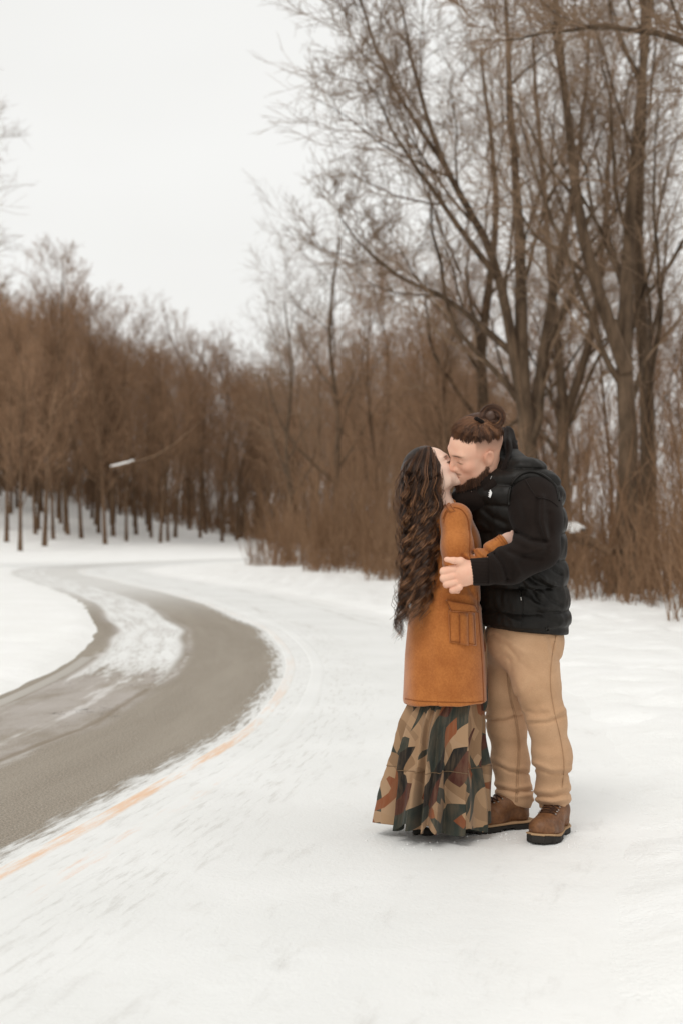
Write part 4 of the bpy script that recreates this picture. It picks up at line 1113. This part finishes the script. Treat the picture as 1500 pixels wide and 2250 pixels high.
# --- snow crumbs kicked up round the feet
g = np.random.default_rng(44); n = 220
ft = [(W(1205, 0, 0)[0], 6.04, .17), (W(1090, 0, .15)[0], 6.22, .17), (W(960, 0, 0)[0], 6.06, .26)]
cr = np.array([ft[i] for i in g.integers(0, 3, n)]); a = g.random(n) * 6.283; rr_ = cr[:, 2] * np.sqrt(g.uniform(.15, 1.6, n))
cpos = np.stack([cr[:, 0] + np.cos(a) * rr_, cr[:, 1] + np.sin(a) * rr_ * .9, 0 * a], 1); sz = .002 + .005 * g.random(n) ** 3
ico = np.array([(0, 0, 1), (.9, 0, .2), (.28, .85, .2), (-.72, .53, .2), (-.72, -.53, .2), (.28, -.85, .2), (0, 0, -.6)]); tri = np.array([(0, 1, 2), (0, 2, 3), (0, 3, 4), (0, 4, 5), (0, 5, 1), (6, 2, 1), (6, 3, 2), (6, 4, 3), (6, 5, 4), (6, 1, 5)])
Vc = (cpos[:, None] + ico[None] * sz[:, None, None] * g.uniform(.6, 1.3, (n, 7, 1))).reshape(-1, 3); Fc = (tri[None] + 7 * np.arange(n)[:, None, None]).reshape(-1, 3)
mesh_np('snow_crumbs', Vc, None, Fc, mat=M_SNOW, kind='stuff', label='loose snow crumbs scattered round the couple\'s feet', category='snow')
# ------------------------------------------------------------------ the woman
wom = empty('person', W(960, 1835, .03) * [1, 1, 0], label='woman with long dark curly hair in rust coat and patterned long skirt being kissed', category='person')
WS = .93
W_FR = turned(-10, -33.7, 3, 1); W_C = W(949, 1037, -.035)
def wh(P): return ((P - W_C) @ W_FR) / WS
def whw(q): return W_C + (np.asarray(q, float) * WS) @ W_FR.T

wSh, wEl, wWr = W(1000, 1140, -.11), W(1004, 1258, -.185), W(1098, 1198, -.165)
def woman_body(P):
    d = chain(P, [W(965, 1420, .04), W(985, 1270, .03), W(985, 1150, .03)], [.11, .10, .10], .05)
    d = smin(d, cone(P, W(980, 1130, .03), W(968, 1085, .04), .06, .044), .03)
    d = smin(d, chain(P, [wSh, wEl, wWr], [.045, .036, .026], .02), .02)
    d = smin(d, chain(P, [W(985, 1140, .17), W(1030, 1240, .26), W(1130, 1215, .33)], [.045, .036, .026], .02), .02)
    d = smin(d, chain(P, [W(955, 1450, -.03), W(940, 1640, -.03), W(940, 1800, -.02)], [.07, .05, .03], .02), .02)
    d = smin(d, chain(P, [W(975, 1450, .10), W(985, 1640, .10), W(1000, 1795, .09)], [.07, .05, .03], .02), .02)
    return d
parts_b = [nets(woman_body, [W(860, 0, 0)[0], 5.75, .03], [W(1160, 0, 0)[0], 6.6, W(0, 1070, 0)[2]], .018)]
V, Fq = nets(lambda P: head_sdf(wh(P), False) * WS, W_C - [.20, .16, .24], W_C + [.18, .16, .16], .0032); nh = len(V); parts_b.append((V, Fq))
hR = W(1096, 1199, -.166); parts_b.append(nets(lambda P: hand_sdf(P, hR, (.82, .30, .40), (.25, .95, 0), .92, 1, .15), hR - .2, hR + .2, .0036))
hL = W(1128, 1216, .33); parts_b.append(nets(lambda P: hand_sdf(P, hL, (.9, -.30, .1), (-.3, -.9, 0), .92, -1, .2), hL - .2, hL + .2, .005))
V, Fq = merge(parts_b)
Q = wh(V); ish = np.zeros(len(V)); n0 = len(parts_b[0][0]); ish[n0:n0 + nh] = 1; ay = np.abs(Q[:, 1])
brow = spot((.083, .030, .0245), (.02, .020, .0034), .5) * .85
lash = spot((.0855, .033, -.0045), (.013, .0150, .0026), .5) * 1.0
A = {'hairy': np.clip(np.maximum(brow, lash), 0, 1) * ish, 'lips': spot((.092, 0, -.063), (.014, .019, .0095), .25) * ish,
     'flush': np.clip(.5 * spot((.07, .045, -.025), (.03, .03, .03), .6) + .6 * spot((.11, 0, -.03), (.02, .018, .018)), 0, 1) * ish}
A['flush'][n0 + nh:] = .6
wb = own(wom, mesh_np('body', V, Fq, mat=M_SKIN_W, parent=wom, attrs=A))
# lashes of the closed near eye
g = np.random.default_rng(77)
yl = np.linspace(-.046, -.018, 22); r0 = np.stack([.0875 - 9 * (np.abs(yl) - .030) ** 2, yl, -.0045 + 5 * (np.abs(yl) - .032) ** 2], 1)
T = np.linspace(0, 1, 4)[None, :, None]
Pl = r0[:, None] + np.array([.010, 0, -.004]) * T + np.array([0, 0, .004]) * T ** 2
own(wom, strands('eyelashes', whw(Pl.reshape(-1, 3)).reshape(22, 4, 3), np.full((22, 4), .0012) * np.linspace(1, .4, 4), np.zeros(22), M_HAIR_W, wom, kind='stuff'))

# --- coat: a shell lofted ring by ring, open down the front, hanging straight
cy_ = [1541, 1536, 1500, 1440, 1390, 1340, 1290, 1240, 1200, 1165, 1140, 1122, 1108, 1098]
cxl = [885, 884, 886, 889, 894, 900, 906, 908, 906, 905, 910, 922, 940, 950]
cxr = [1068, 1068, 1067, 1064, 1060, 1056, 1053, 1052, 1051, 1045, 1036, 1024, 1006, 994]
chd = [.185, .185, .182, .178, .172, .165, .152, .145, .150, .160, .165, .150, .095, .070]
wz = np.array([W(0, y, .03)[2] for y in cy_]); wcx = np.array([W((a + b) / 2, 0, .03)[0] for a, b in zip(cxl, cxr)]); whx = m_((np.array(cxr) - np.array(cxl)) / 2)
def coat(P):
    d = rings(P, wz, wcx, np.full(len(wz), Y0 + .03), whx, np.array(chd), 0.0, 2.3)
    d = smax(d, wz[0] - P[:, 2] - .035 * (P[:, 0] - wcx[0]) * -1, .004)
    d = smax(d, P[:, 2] - wz[-1] - .02, .01)
    d = smin(d, ell(P, W(1022, 1195, .03), (m_(28), .12, m_(32))), .05)
    f = .0025 * fbm(P * [10, 10, 5], 3, 80)
    for a, b, w, h, sg in [((925, 1292), (978, 1228), 8, .011, 5), ((932, 1305), (985, 1255), 5, -.011, 5), ((940, 1330), (1000, 1296), 8, .007, 4), ((950, 1225), (966, 1290), 5, -.010, 3),
                           ((905, 1380), (912, 1540), 14, .006, 3), ((1000, 1440), (1008, 1545), 14, .004, 3), ((1028, 1285), (1050, 1325), 6, -.008, 3), ((1036, 1195), (1046, 1262), 6, -.009, -4), ((940, 1400), (948, 1546), 12, -.004, 2),
                           ((975, 1300), (1040, 1310), 6, .005, 4), ((1010, 1420), (1050, 1440), 7, -.003, 4)]:
        f = f + fold(P, a, b, w, h, sg)
    for x0, y0, x1, y1 in [(961, 1300, 960, 1550)]:                                # seam sunk between the panels
        f = f - .0035 * np.exp(-((P[:, 0] - np.interp(P[:, 2], [W(0, 1550)[2], W(0, 1300)[2]], [W(x1, 0, -.15)[0], W(x0 + 6, 0, -.15)[0]])) / .0035) ** 2) * (P[:, 1] < Y0) * (P[:, 2] < W(0, 1290)[2])
    return d - f
ct = own(wom, solid('coat', coat, [W(875, 0, 0)[0], 5.83, wz[0] - .02], [W(1080, 0, 0)[0], 6.32, wz[-1] + .03], .0058, M_SUEDE, wom))
def wsleeve(P):
    d = chain(P, [W(1000, 1134, -.075), wSh + [0, -.02, .0], W(1003, 1200, -.165), wEl + [0, 0, .0]], [m_(26), m_(30), m_(31), m_(29)], .04)
    fo = chain(P, [wEl, W(1045, 1238, -.18), W(1078, 1212, -.17), W(1104, 1194, -.165)], [m_(28), m_(20), m_(18), m_(20)], .03)
    d = smin(d, fo, .02)
    d = smax(d, (P - W(1109, 1190, -.165)) @ (np.array([.82, .12, .5]) / .97), .003)
    f = .0025 * fbm(P * 11, 2, 85)
    for a, b, w, h, sg in [((975, 1238), (1018, 1256), 6, .007, 4), ((980, 1150), (984, 1230), 9, .004, 2), ((1026, 1222), (1050, 1252), 4, .010, 2), ((1036, 1214), (1062, 1242), 3.2, -.011, 2),
                           ((1048, 1207), (1076, 1232), 4, .010, 2), ((1058, 1202), (1086, 1224), 3, -.010, 2), ((1070, 1198), (1094, 1214), 4, .007, 2), ((1014, 1222), (1036, 1240), 4, -.008, 2)]:
        f = f + fold(P, a, b, w, h, sg)
    return d - f
wsl = own(wom, solid('sleeve', wsleeve, [W(960, 0, -.2)[0], 5.74, W(0, 1300, -.2)[2]], [W(1125, 0, -.1)[0], 6.12, W(0, 1095, -.1)[2]], .0046, M_SUEDE, wom))
for k in range(5):
    c = W(1084 + k * 5.2, 1206 - k * 3.4, -.165)
    ax_ = frame((.82, .0, .5), (0, -1, 0)); rr_ = m_(19 + .3 * k)
    own(wom, bar('cuff_stitch', [c + ax_ @ np.array([0, rr_ * math.cos(a), rr_ * math.sin(a)]) for a in np.linspace(-1.2, 1.9, 12)], .0014, M_STITCH, wsl, 4, 2))
own(wom, solid('sleeve', lambda P: chain(P, [W(985, 1135, .14), W(1030, 1240, .26), W(1128, 1215, .33)], [.065, .055, .042], .03), [W(950, 0, .2)[0], 6.1, W(0, 1290, .2)[2]], [W(1160, 0, .3)[0], 6.5, W(0, 1090, .2)[2]], .01, M_SUEDE, wom))

def wline(name, f, xs, r, mat, parent, up=.0012):
    return side_seam(name, f, xs, mat, parent, r, up=up)
wline('hem_stitch', coat, [(888, 1535), (920, 1540), (960, 1542), (1000, 1543), (1040, 1543), (1062, 1540)], .0014, M_STITCH, ct)
wline('front_stitch', coat, [(1047, 1300), (1050, 1350), (1054, 1400), (1058, 1460), (1062, 1545)], .0014, M_STITCH, ct)
wline('seam', wsleeve, [(990, 1115), (978, 1130), (973, 1150)], .0016, M_STITCH, wsl)
wline('seam', wsleeve, [(1028, 1145), (1031, 1180), (1030, 1215), (1033, 1232)], .0018, M_STITCH, wsl)
wline('shoulder_seam', lambda P: np.minimum(coat(P), wsleeve(P)), [(972, 1140), (980, 1122), (996, 1115), (1014, 1121), (1026, 1140), (1029, 1165)], .0022, M_STITCH, ct)
# collar lying round the neck and the epaulette strap
def collar(P):
    q = chain(P, [W(958, 1090, -.035), W(972, 1100, -.045), W(990, 1107, -.03), W(1000, 1112, .02)], [m_(9), m_(9), m_(9), m_(8)], .02)
    q = smin(q, chain(P, [W(958, 1090, -.035), W(940, 1090, .05), W(960, 1092, .13), W(1000, 1112, .1)], [m_(9)] * 4, .02), .01)
    return q
own(wom, solid('collar', collar, W(925, 1128, -.12), W(1018, 1070, .22), .0048, M_SUEDE, wom))
def surf_grid(f, corners, nu, nv, lift):
    (a, b, c, d) = [np.array(k, float) for k in corners]; G = np.empty((nu, nv, 3))
    for i, u in enumerate(np.linspace(0, 1, nu)):
        for j, v in enumerate(np.linspace(0, 1, nv)):
            xy = (a * (1 - v) + b * v) * (1 - u) + (d * (1 - v) + c * v) * u
            G[i, j] = on_surface(f, *xy) + np.array([0, -lift, 0])
    return G
both = lambda P: np.minimum(np.minimum(coat(P), wsleeve(P)), collar(P))
ep = own(wom, patch('epaulette', surf_grid(both, [(970, 1104), (984, 1100), (999, 1122), (984, 1125)], 7, 4, .005), .007, M_SUEDE, ct))
wline('stitch', both, [(973, 1105), (987, 1124)], .0014, M_STITCH, ct, up=.0085)
wline('stitch', both, [(982, 1102), (996, 1121)], .0014, M_STITCH, ct, up=.0085)
# cargo pocket: bag, centre pleat and flap
pk = own(wom, patch('pocket', surf_grid(coat, [(984, 1340), (1042, 1346), (1045, 1419), (986, 1411)], 9, 7, .006), .009, M_SUEDE, ct))
own(wom, patch('pleat', surf_grid(coat, [(1008, 1346), (1027, 1348), (1028, 1418), (1009, 1415)], 9, 3, .011), .007, M_SUEDE, ct))
own(wom, patch('pocket_flap', surf_grid(coat, [(979, 1318), (1044, 1329), (1051, 1346), (989, 1343)], 5, 8, .014), .010, M_SUEDE, ct))
for a in ([(980, 1319), (1043, 1330)], [(980, 1321), (989, 1341)], [(989, 1341), (1049, 1345)], [(1043, 1331), (1049, 1345)]):
    wline('stitch', coat, a, .0014, M_STITCH, ct, up=.0150)
for a in ([(986, 1350), (988, 1409)], [(988, 1409), (1043, 1416)], [(1040, 1350), (1043, 1416)]): wline('stitch', coat, a, .0014, M_STITCH, ct, up=.0070)
for a in ([(1008, 1350), (1009, 1414)], [(1027, 1350), (1028, 1417)]): wline('stitch', coat, a, .0020, M_STITCH, ct, up=.0100)

# --- skirt: gathered cloth in deep folds, a tier seam two thirds down
t = NT('geometric_print'); uvv, u, v = t.uv()
nzn = t.n.new('ShaderNodeTexNoise'); nzn.inputs['Scale'].default_value = 5.0; nzn.inputs['Detail'].default_value = 0.0; t.l.new(uvv, nzn.inputs['Vector'])
wv = t.n.new('ShaderNodeMixRGB'); wv.blend_type = 'ADD'; wv.inputs[0].default_value = .075; t.l.new(uvv, wv.inputs[1]); t.l.new(nzn.outputs['Color'], wv.inputs[2])
def shards(scale, rot, off):
    m0 = t.n.new('ShaderNodeMapping'); m0.inputs['Rotation'].default_value = (0, 0, rot); m0.inputs['Location'].default_value = (off, off, 0); t.l.new(wv.outputs[0], m0.inputs['Vector'])
    m1 = t.n.new('ShaderNodeMapping'); m1.inputs['Scale'].default_value = (*scale, 1); t.l.new(m0.outputs[0], m1.inputs['Vector'])
    vo = t.n.new('ShaderNodeTexVoronoi'); vo.inputs['Scale'].default_value = 1.0; vo.voronoi_dimensions = '2D'; t.l.new(m1.outputs[0], vo.inputs['Vector'])
    sp = t.n.new('ShaderNodeSeparateColor'); t.l.new(vo.outputs['Color'], sp.inputs[0]); return sp.outputs[0], sp.outputs[1]
c1, c2 = shards((27.0, 9.5), .55, .0); c3, c4 = shards((25.0, 8.5), -.45, 3.3)
pal = t.ramp(c1, [(0, (.33, .205, .115)), (.30, (.24, .142, .076)), (.46, (.34, .215, .125)), (.60, (.030, .036, .028)), (.76, (.19, .055, .020)), (.85, (.26, .160, .090))], 'CONSTANT')
pal2 = t.ramp(c3, [(0, (.028, .034, .027)), (.40, (.010, .009, .008)), (.62, (.068, .019, .012)), (.76, (.21, .065, .024)), (.86, (.030, .036, .028))], 'CONSTANT')
pal = t.mix(t.math('GREATER_THAN', c4, .60), pal, pal2)
wsh = t.noise(t.scale(uvv, (60, 8, 1)), 1.0, 4.0, .6); fb = t.noise(t.scale(uvv, (500, 500, 1)), 1.0, 2.0)
pal = t.mix(t.mul(t.step(.35, .75, wsh), .22), pal, (.30, .20, .12))
M_PRINT = t.fin(pal, .75, t.bump(fb, .2, .001), .2, .1)
ky = [1520, 1545, 1585, 1625, 1672, 1679, 1683, 1720, 1757, 1790, 1802]
kxl = [908, 890, 872, 864, 857, 856, 855.5, 850, 845, 839, 837]; kxr = [1050, 1060, 1062, 1061, 1060, 1060, 1060, 1061, 1062, 1063, 1063]
khd = [.135, .150, .175, .192, .205, .207, .208, .215, .225, .235, .238]
nt, nr = 300, 50
rows = np.linspace(0, 1, nr); yy = np.interp(rows, np.linspace(0, 1, len(ky)), ky); ths = np.linspace(0, 2 * np.pi, nt, endpoint=False)
fold_ph = np.cumsum(1 + .55 * np.sin(ths * 3 + 1.0) + .35 * np.sin(ths * 7 + 2.2)) * 2 * np.pi / nt
TH, YY = np.meshgrid(ths, yy)
S = sstep(1520, 1790, YY)
fold = np.sin(fold_ph[None] * 15 + .8 * S) ; fold2 = np.sin(fold_ph[None] * 8 + 2.0 - .5 * S + .6 * np.sin(S * 5))
fold = 1 - 2 * np.abs(np.sin((fold_ph[None] * 15 + .8 * S) / 2)) ** .8
amp = (.007 + .030 * np.sqrt(S)) * fold + (.004 + .026 * S) * fold2 + .008 * sstep(1677, 1686, YY) * np.sin(fold_ph[None] * 26 + 1)
f_ = lambda a: np.interp(YY, ky, a)
cx_ = (f_(kxl) + f_(kxr)) / 2; hx_ = m_((f_(kxr) - f_(kxl)) / 2) - .012; hd_ = f_(khd)
X = W(0, 0, .03)[0] + 0; Yc = Y0 + .03
XX = (cx_ - 750) * Yc / F + np.cos(TH) * (hx_ + amp); YYw = Yc + np.sin(TH) * (hd_ + amp)
hem = -.022 * np.cos(ths[None]) ** 2 + .016 * np.sin(fold_ph[None] * 8 + 1.1) + .012 * np.sin(ths[None] * 2 + .4) + .006 * np.sin(fold_ph[None] * 15)
ZZ = CAMH - (YY - HOR) * Yc / F + hem * sstep(1700, 1802, YY)
ZZ = np.maximum(ZZ + .004 * sstep(1690, 1698, YY) * 0, .012)
V = np.stack([XX, YYw, ZZ], -1).reshape(-1, 3)
ii = np.arange(nr * nt).reshape(nr, nt); i2 = np.roll(ii, -1, 1)
Fq = np.stack([ii[:-1], i2[:-1], i2[1:], ii[1:]], -1).reshape(-1, 4)
uvs = np.stack([TH / (2 * np.pi) * 1.35 + fold_ph[None] * .0, -ZZ + 0 * TH], -1).reshape(-1, 2)
sk = own(wom, mesh_np('skirt', V, Fq[:, ::-1], mat=M_PRINT, parent=wom, uv=uvs))
md = sk.modifiers.new('thickness', 'SOLIDIFY'); md.thickness = .0025; md.offset = -1
rs_ = np.argmin(np.abs(yy - 1681)); ring = V.reshape(nr, nt, 3)[rs_]; out = ring - [(cx_[rs_, 0] - 750) * Yc / F, Yc, 0]; out[:, 2] = 0; out /= np.linalg.norm(out, axis=1, keepdims=True)
Pr = np.vstack([ring, ring[:1]]) + np.vstack([out, out[:1]]) * .0012
Vr, Fr_ = tubes(Pr[None], np.full((1, nt + 1), .0016), 4)
own(sk, mesh_np('tier_seam', Vr, Fr_, mat=cloth('print_thread', (.17, .11, .065), (.22, .14, .08), .8, 200), parent=sk))
# the dress panel showing between the open coat fronts
def panel(P):
    d = chain(P, [W(1048, 1330, .05), W(1052, 1420, .05), W(1054, 1552, .05)], [m_(12), m_(17), m_(17)], .02); return d
pn = own(wom, solid('dress_panel', panel, W(1020, 1575, -.02), W(1085, 1300, .12), .006, M_PRINT, wom))
pv = np.empty((len(pn.data.loops), 2), np.float32); vi_ = np.empty(len(pn.data.loops), np.int32); pn.data.loops.foreach_get('vertex_index', vi_)
pc = np.empty(len(pn.data.vertices) * 3, np.float32); pn.data.vertices.foreach_get('co', pc); pc = pc.reshape(-1, 3)
pv[:, 0] = (pc[vi_, 0] + pc[vi_, 1]) * 1.2; pv[:, 1] = -pc[vi_, 2]; pn.data.uv_layers.new(name='UVMap').data.foreach_set('uv', pv.ravel())

# --- black ankle boots under the hem
def wshoe(heel, toe):
    heel = np.array([*heel, 0.0]); toe = np.array([*toe, 0.0]); fw = toe - heel; k = np.linalg.norm(fw) / .25; Fr = frame(fw, (0, 0, 1))
    def f(P):
        q = ((P - heel) @ Fr) / k
        d = ell(q, (.16, 0, .030), (.092, .038, .032)); d = smin(d, chain(q, [(.035, 0, .04), (.04, 0, .14)], [.033, .042], .02), .03); d = smin(d, cone(q, (.08, 0, .08), (.15, 0, .04), .034, .034), .03)
        return smax(d, .004 - q[:, 2], .004) * k
    lo = np.minimum(heel, toe) - .08; hi = np.maximum(heel, toe) + .08; lo[2] = -.01; hi[2] = .2
    b = own(wom, solid('shoe', f, lo, hi, .005, M_RUBBER, wom))
wshoe((W(905, 0, 0)[0], 6.09), (W(962, 0, 0)[0], 5.98 + .13))
wshoe((W(960, 0, .05)[0], 6.13), (W(1052, 0, .08)[0], 6.20))
# ring on the finger that shows
rc = hR + frame((.82, .30, .40), (.25, .95, 0)) @ (np.array([.105, .010, .002]) * .92); ax_ = frame((.82, .30, .40), (.25, .95, 0))
own(wom, bar('ring', [rc + ax_ @ np.array([0, .0105 * math.cos(a), .0105 * math.sin(a)]) for a in np.linspace(0, 6.283, 14)], .0018, M_GOLD, wom, 6, 2))

# --- hair: a dark fall of loose curls down her back
def hair_base(P):
    q = wh(P)
    d = ell(q, (-.020, 0, .030), (.097, .081, .093))
    d = smax(d, (q[:, 0] - .052) + .25 * np.maximum(0, -(q[:, 2])), .01) * WS                    # hairline in front of the ear
    b = chain(P, [W(922, 1040, -.03), W(923, 1090, -.03), W(922, 1180, -.03), W(918, 1250, -.05), W(912, 1310, -.06)], [m_(42), m_(40), m_(34), m_(29), m_(14)], .05)
    return smin(d, b, .03)
hw = own(wom, solid('hair', hair_base, W(855, 1340, -.2), W(1010, 965, .2), .006, M_HAIR_W, wom, attrs={'tone': lambda V: .15 + 0 * V[:, 0]}))
g = np.random.default_rng(91)
NL, NS, K = 110, 18, 30
ey = [985, 1020, 1060, 1110, 1160, 1210, 1260, 1310, 1350, 1385]; exl = [922, 895, 882, 881, 887, 887, 887, 881, 874, 868]; exr = [953, 966, 966, 967, 961, 955, 950, 943, 934, 916]
def lock_paths(lat, dep, yend, amp, wl, ph, crest):
    """lat 0..1 across the fall, dep -1..1 towards/away from the camera"""
    n = len(lat); T = np.linspace(0, 1, K)[None]
    y0_ = 987 + 5 * np.sin(lat * 40)[:, None] + 12 * np.abs(lat - .6)[:, None]
    y = y0_ + (yend[:, None] - y0_) * T ** .95
    sx = lat[:, None] * .94 + .03
    xl = np.interp(y, ey, exl); xr = np.interp(y, ey, exr)
    x = xl * (1 - sx) + xr * sx
    dd = np.interp(y, [980, 1010, 1050, 1100, 1200, 1400], [.08, .62, 1.0, 1.0, .95, .8]) * dep[:, None] * .112 + np.interp(y, [980, 1050, 1100, 1200, 1320, 1400], [-.05, -.052, -.055, -.06, -.085, -.095])
    rad = np.interp(y, [985, 1030, 1080, 1160, 1380], [.0, .15, .65, 1.0, 1.15])
    a = 2 * np.pi * (y - 985) / wl[:, None] * (1 + .0004 * (y - 1100)) + ph[:, None]
    x = x + amp[:, None] * rad * np.sin(a); dd = dd + m_(amp[:, None] * rad * np.cos(a) * .8)
    P = np.stack([(x - 750) * (Y0 + dd) / F, Y0 + dd, CAMH - (y - HOR) * (Y0 + dd) / F], -1)
    return P
front = g.random(NL) < .62
lat = g.random(NL); dep = np.where(front, -np.sqrt(np.clip(1 - (lat * 1.6 - .8) ** 2, 0, 1)) * g.uniform(.75, 1.05, NL), g.uniform(-1, 1, NL))
yend = 1255 + 120 * g.random(NL) - 70 * np.maximum(0, lat - .55) * 2 * g.random(NL) + 25 * (lat < .2)
amp = g.uniform(6, 12, NL); wl = g.uniform(50, 88, NL); ph = 5.0 * vnoise(np.stack([lat * 3.2, dep * 1.5, 0 * lat], 1), 12) + g.normal(0, .8, NL)
streak = g.random(NL) < .40
Ps, Ts, Rs = [], [], []
for s_ in range(NS):
    P = lock_paths(np.clip(lat + g.normal(0, .010, NL), 0, 1), dep + g.normal(0, .03, NL), yend + g.normal(0, 8, NL), amp * np.exp(g.normal(0, .10, NL)), wl * np.exp(g.normal(0, .012, NL)), ph + g.normal(0, .09, NL), None)
    spread = g.normal(0, 1, (NL, 1, 3)) * m_(2.9) * np.interp(np.linspace(0, 1, K), [0, .25, .7, 1], [.5, 1.0, .9, .45])[None, :, None]
    Ps.append(P + spread); Ts.append(np.clip(np.where(streak & (g.random(NL) < .8), .92 + g.normal(0, .08, NL), .48 + g.normal(0, .2, NL)), 0, 1)[:, None] * np.interp(np.linspace(0, 1, K), [0, .12, .35, 1], [.8, .85, 1, 1.0])[None])
    Rs.append(np.full((NL, K), .0010) * np.interp(np.linspace(0, 1, K), [0, .1, .7, 1], [.8, 1, .9, .25])[None])
P = lock_paths(lat, dep, yend - 4, amp, wl, ph, None)                 # the body of every lock
Ps.append(P); Ts.append(np.where(streak, .70, .38)[:, None] * np.interp(np.linspace(0, 1, K), [0, .12, .35, 1], [.8, .85, 1, 1.0])[None])
Rs.append(np.full((NL, K), m_(2.5)) * np.interp(np.linspace(0, 1, K), [0, .1, .6, .9, 1], [.7, 1, .95, .45, .1])[None])
# single flyaway curls at the edges
NF = 36; latf = np.concatenate([np.full(24, -.03) - .13 * g.random(24), 1.02 + .08 * g.random(12)]); 
Pf = lock_paths(latf, g.uniform(-.6, .2, NF), g.uniform(1200, 1370, NF), g.uniform(7, 13, NF), g.uniform(60, 95, NF), g.random(NF) * 6.28, None)
Ps.append(Pf); Ts.append(np.full((NF, K), .7)); Rs.append(np.full((NF, K), .0009))
P = np.concatenate(Ps); Tn = np.concatenate(Ts); Rr = np.concatenate(Rs)
own(hw, strands('curl', P, Rr, Tn, M_HAIR_W, hw, kind='stuff'))
# strands combed from the parting over the skull
n = 900; k = 12
a0 = g.random(n); root = np.stack([.066 - .16 * a0, g.normal(0, .003, n), np.full(n, .11)], 1)
side = np.where(g.random(n) < .75, -1, 1); endx = .050 - .19 * a0 + g.normal(0, .004, n)
tip = np.stack([endx, side * .09, g.uniform(-.10, -.04, n)], 1)
T = np.linspace(0, 1, k)[None, :, None]; Pq = root[:, None] * (1 - T) + tip[:, None] * T
ce = np.array([-.020, 0, .030]); rr = np.array([.103, .087, .099]); dv_ = (Pq - ce) / rr; Ln = np.linalg.norm(dv_, axis=2, keepdims=True)
Pq = ce + dv_ / Ln * rr * (1.005 + .045 * g.random((n, 1, 1)))
Pq[..., 0] = np.minimum(Pq[..., 0], .056 - .01 * g.random((n, 1)))
own(hw, strands('combed_strand', whw(Pq.reshape(-1, 3)).reshape(n, k, 3), np.full((n, k), .0015), np.clip(.35 + .3 * vnoise(np.stack([endx * 60, side, 0 * endx], 1), 3) + g.normal(0, .12, n), 0, .8), M_HAIR_W, hw, kind='stuff'))
# wisps in front of the ear
n = 9; T = np.linspace(0, 1, 16)
Pw = []
for i in range(n):
    x0, y0 = 963 + g.normal(0, 2), 1030 + g.normal(0, 4); x1, y1 = 976 + g.normal(0, 5), 1066 + g.normal(0, 7); x2, y2 = 966 + g.normal(0, 3), 1092 + g.normal(0, 6)
    c = catmull([(x0, y0), ((x0 + x1) / 2 + 2, (y0 + y1) / 2), (x1, y1), (x2, y2)], 5); dy = -.085 + g.normal(0, .006)
    Pw.append([W(a, b, dy + .015 * j / 15) for j, (a, b) in enumerate(c[:16])])
own(hw, strands('wisp', np.array(Pw), np.full((n, 16), .0013), np.full(n, .5), M_HAIR_W, hw, kind='stuff'))
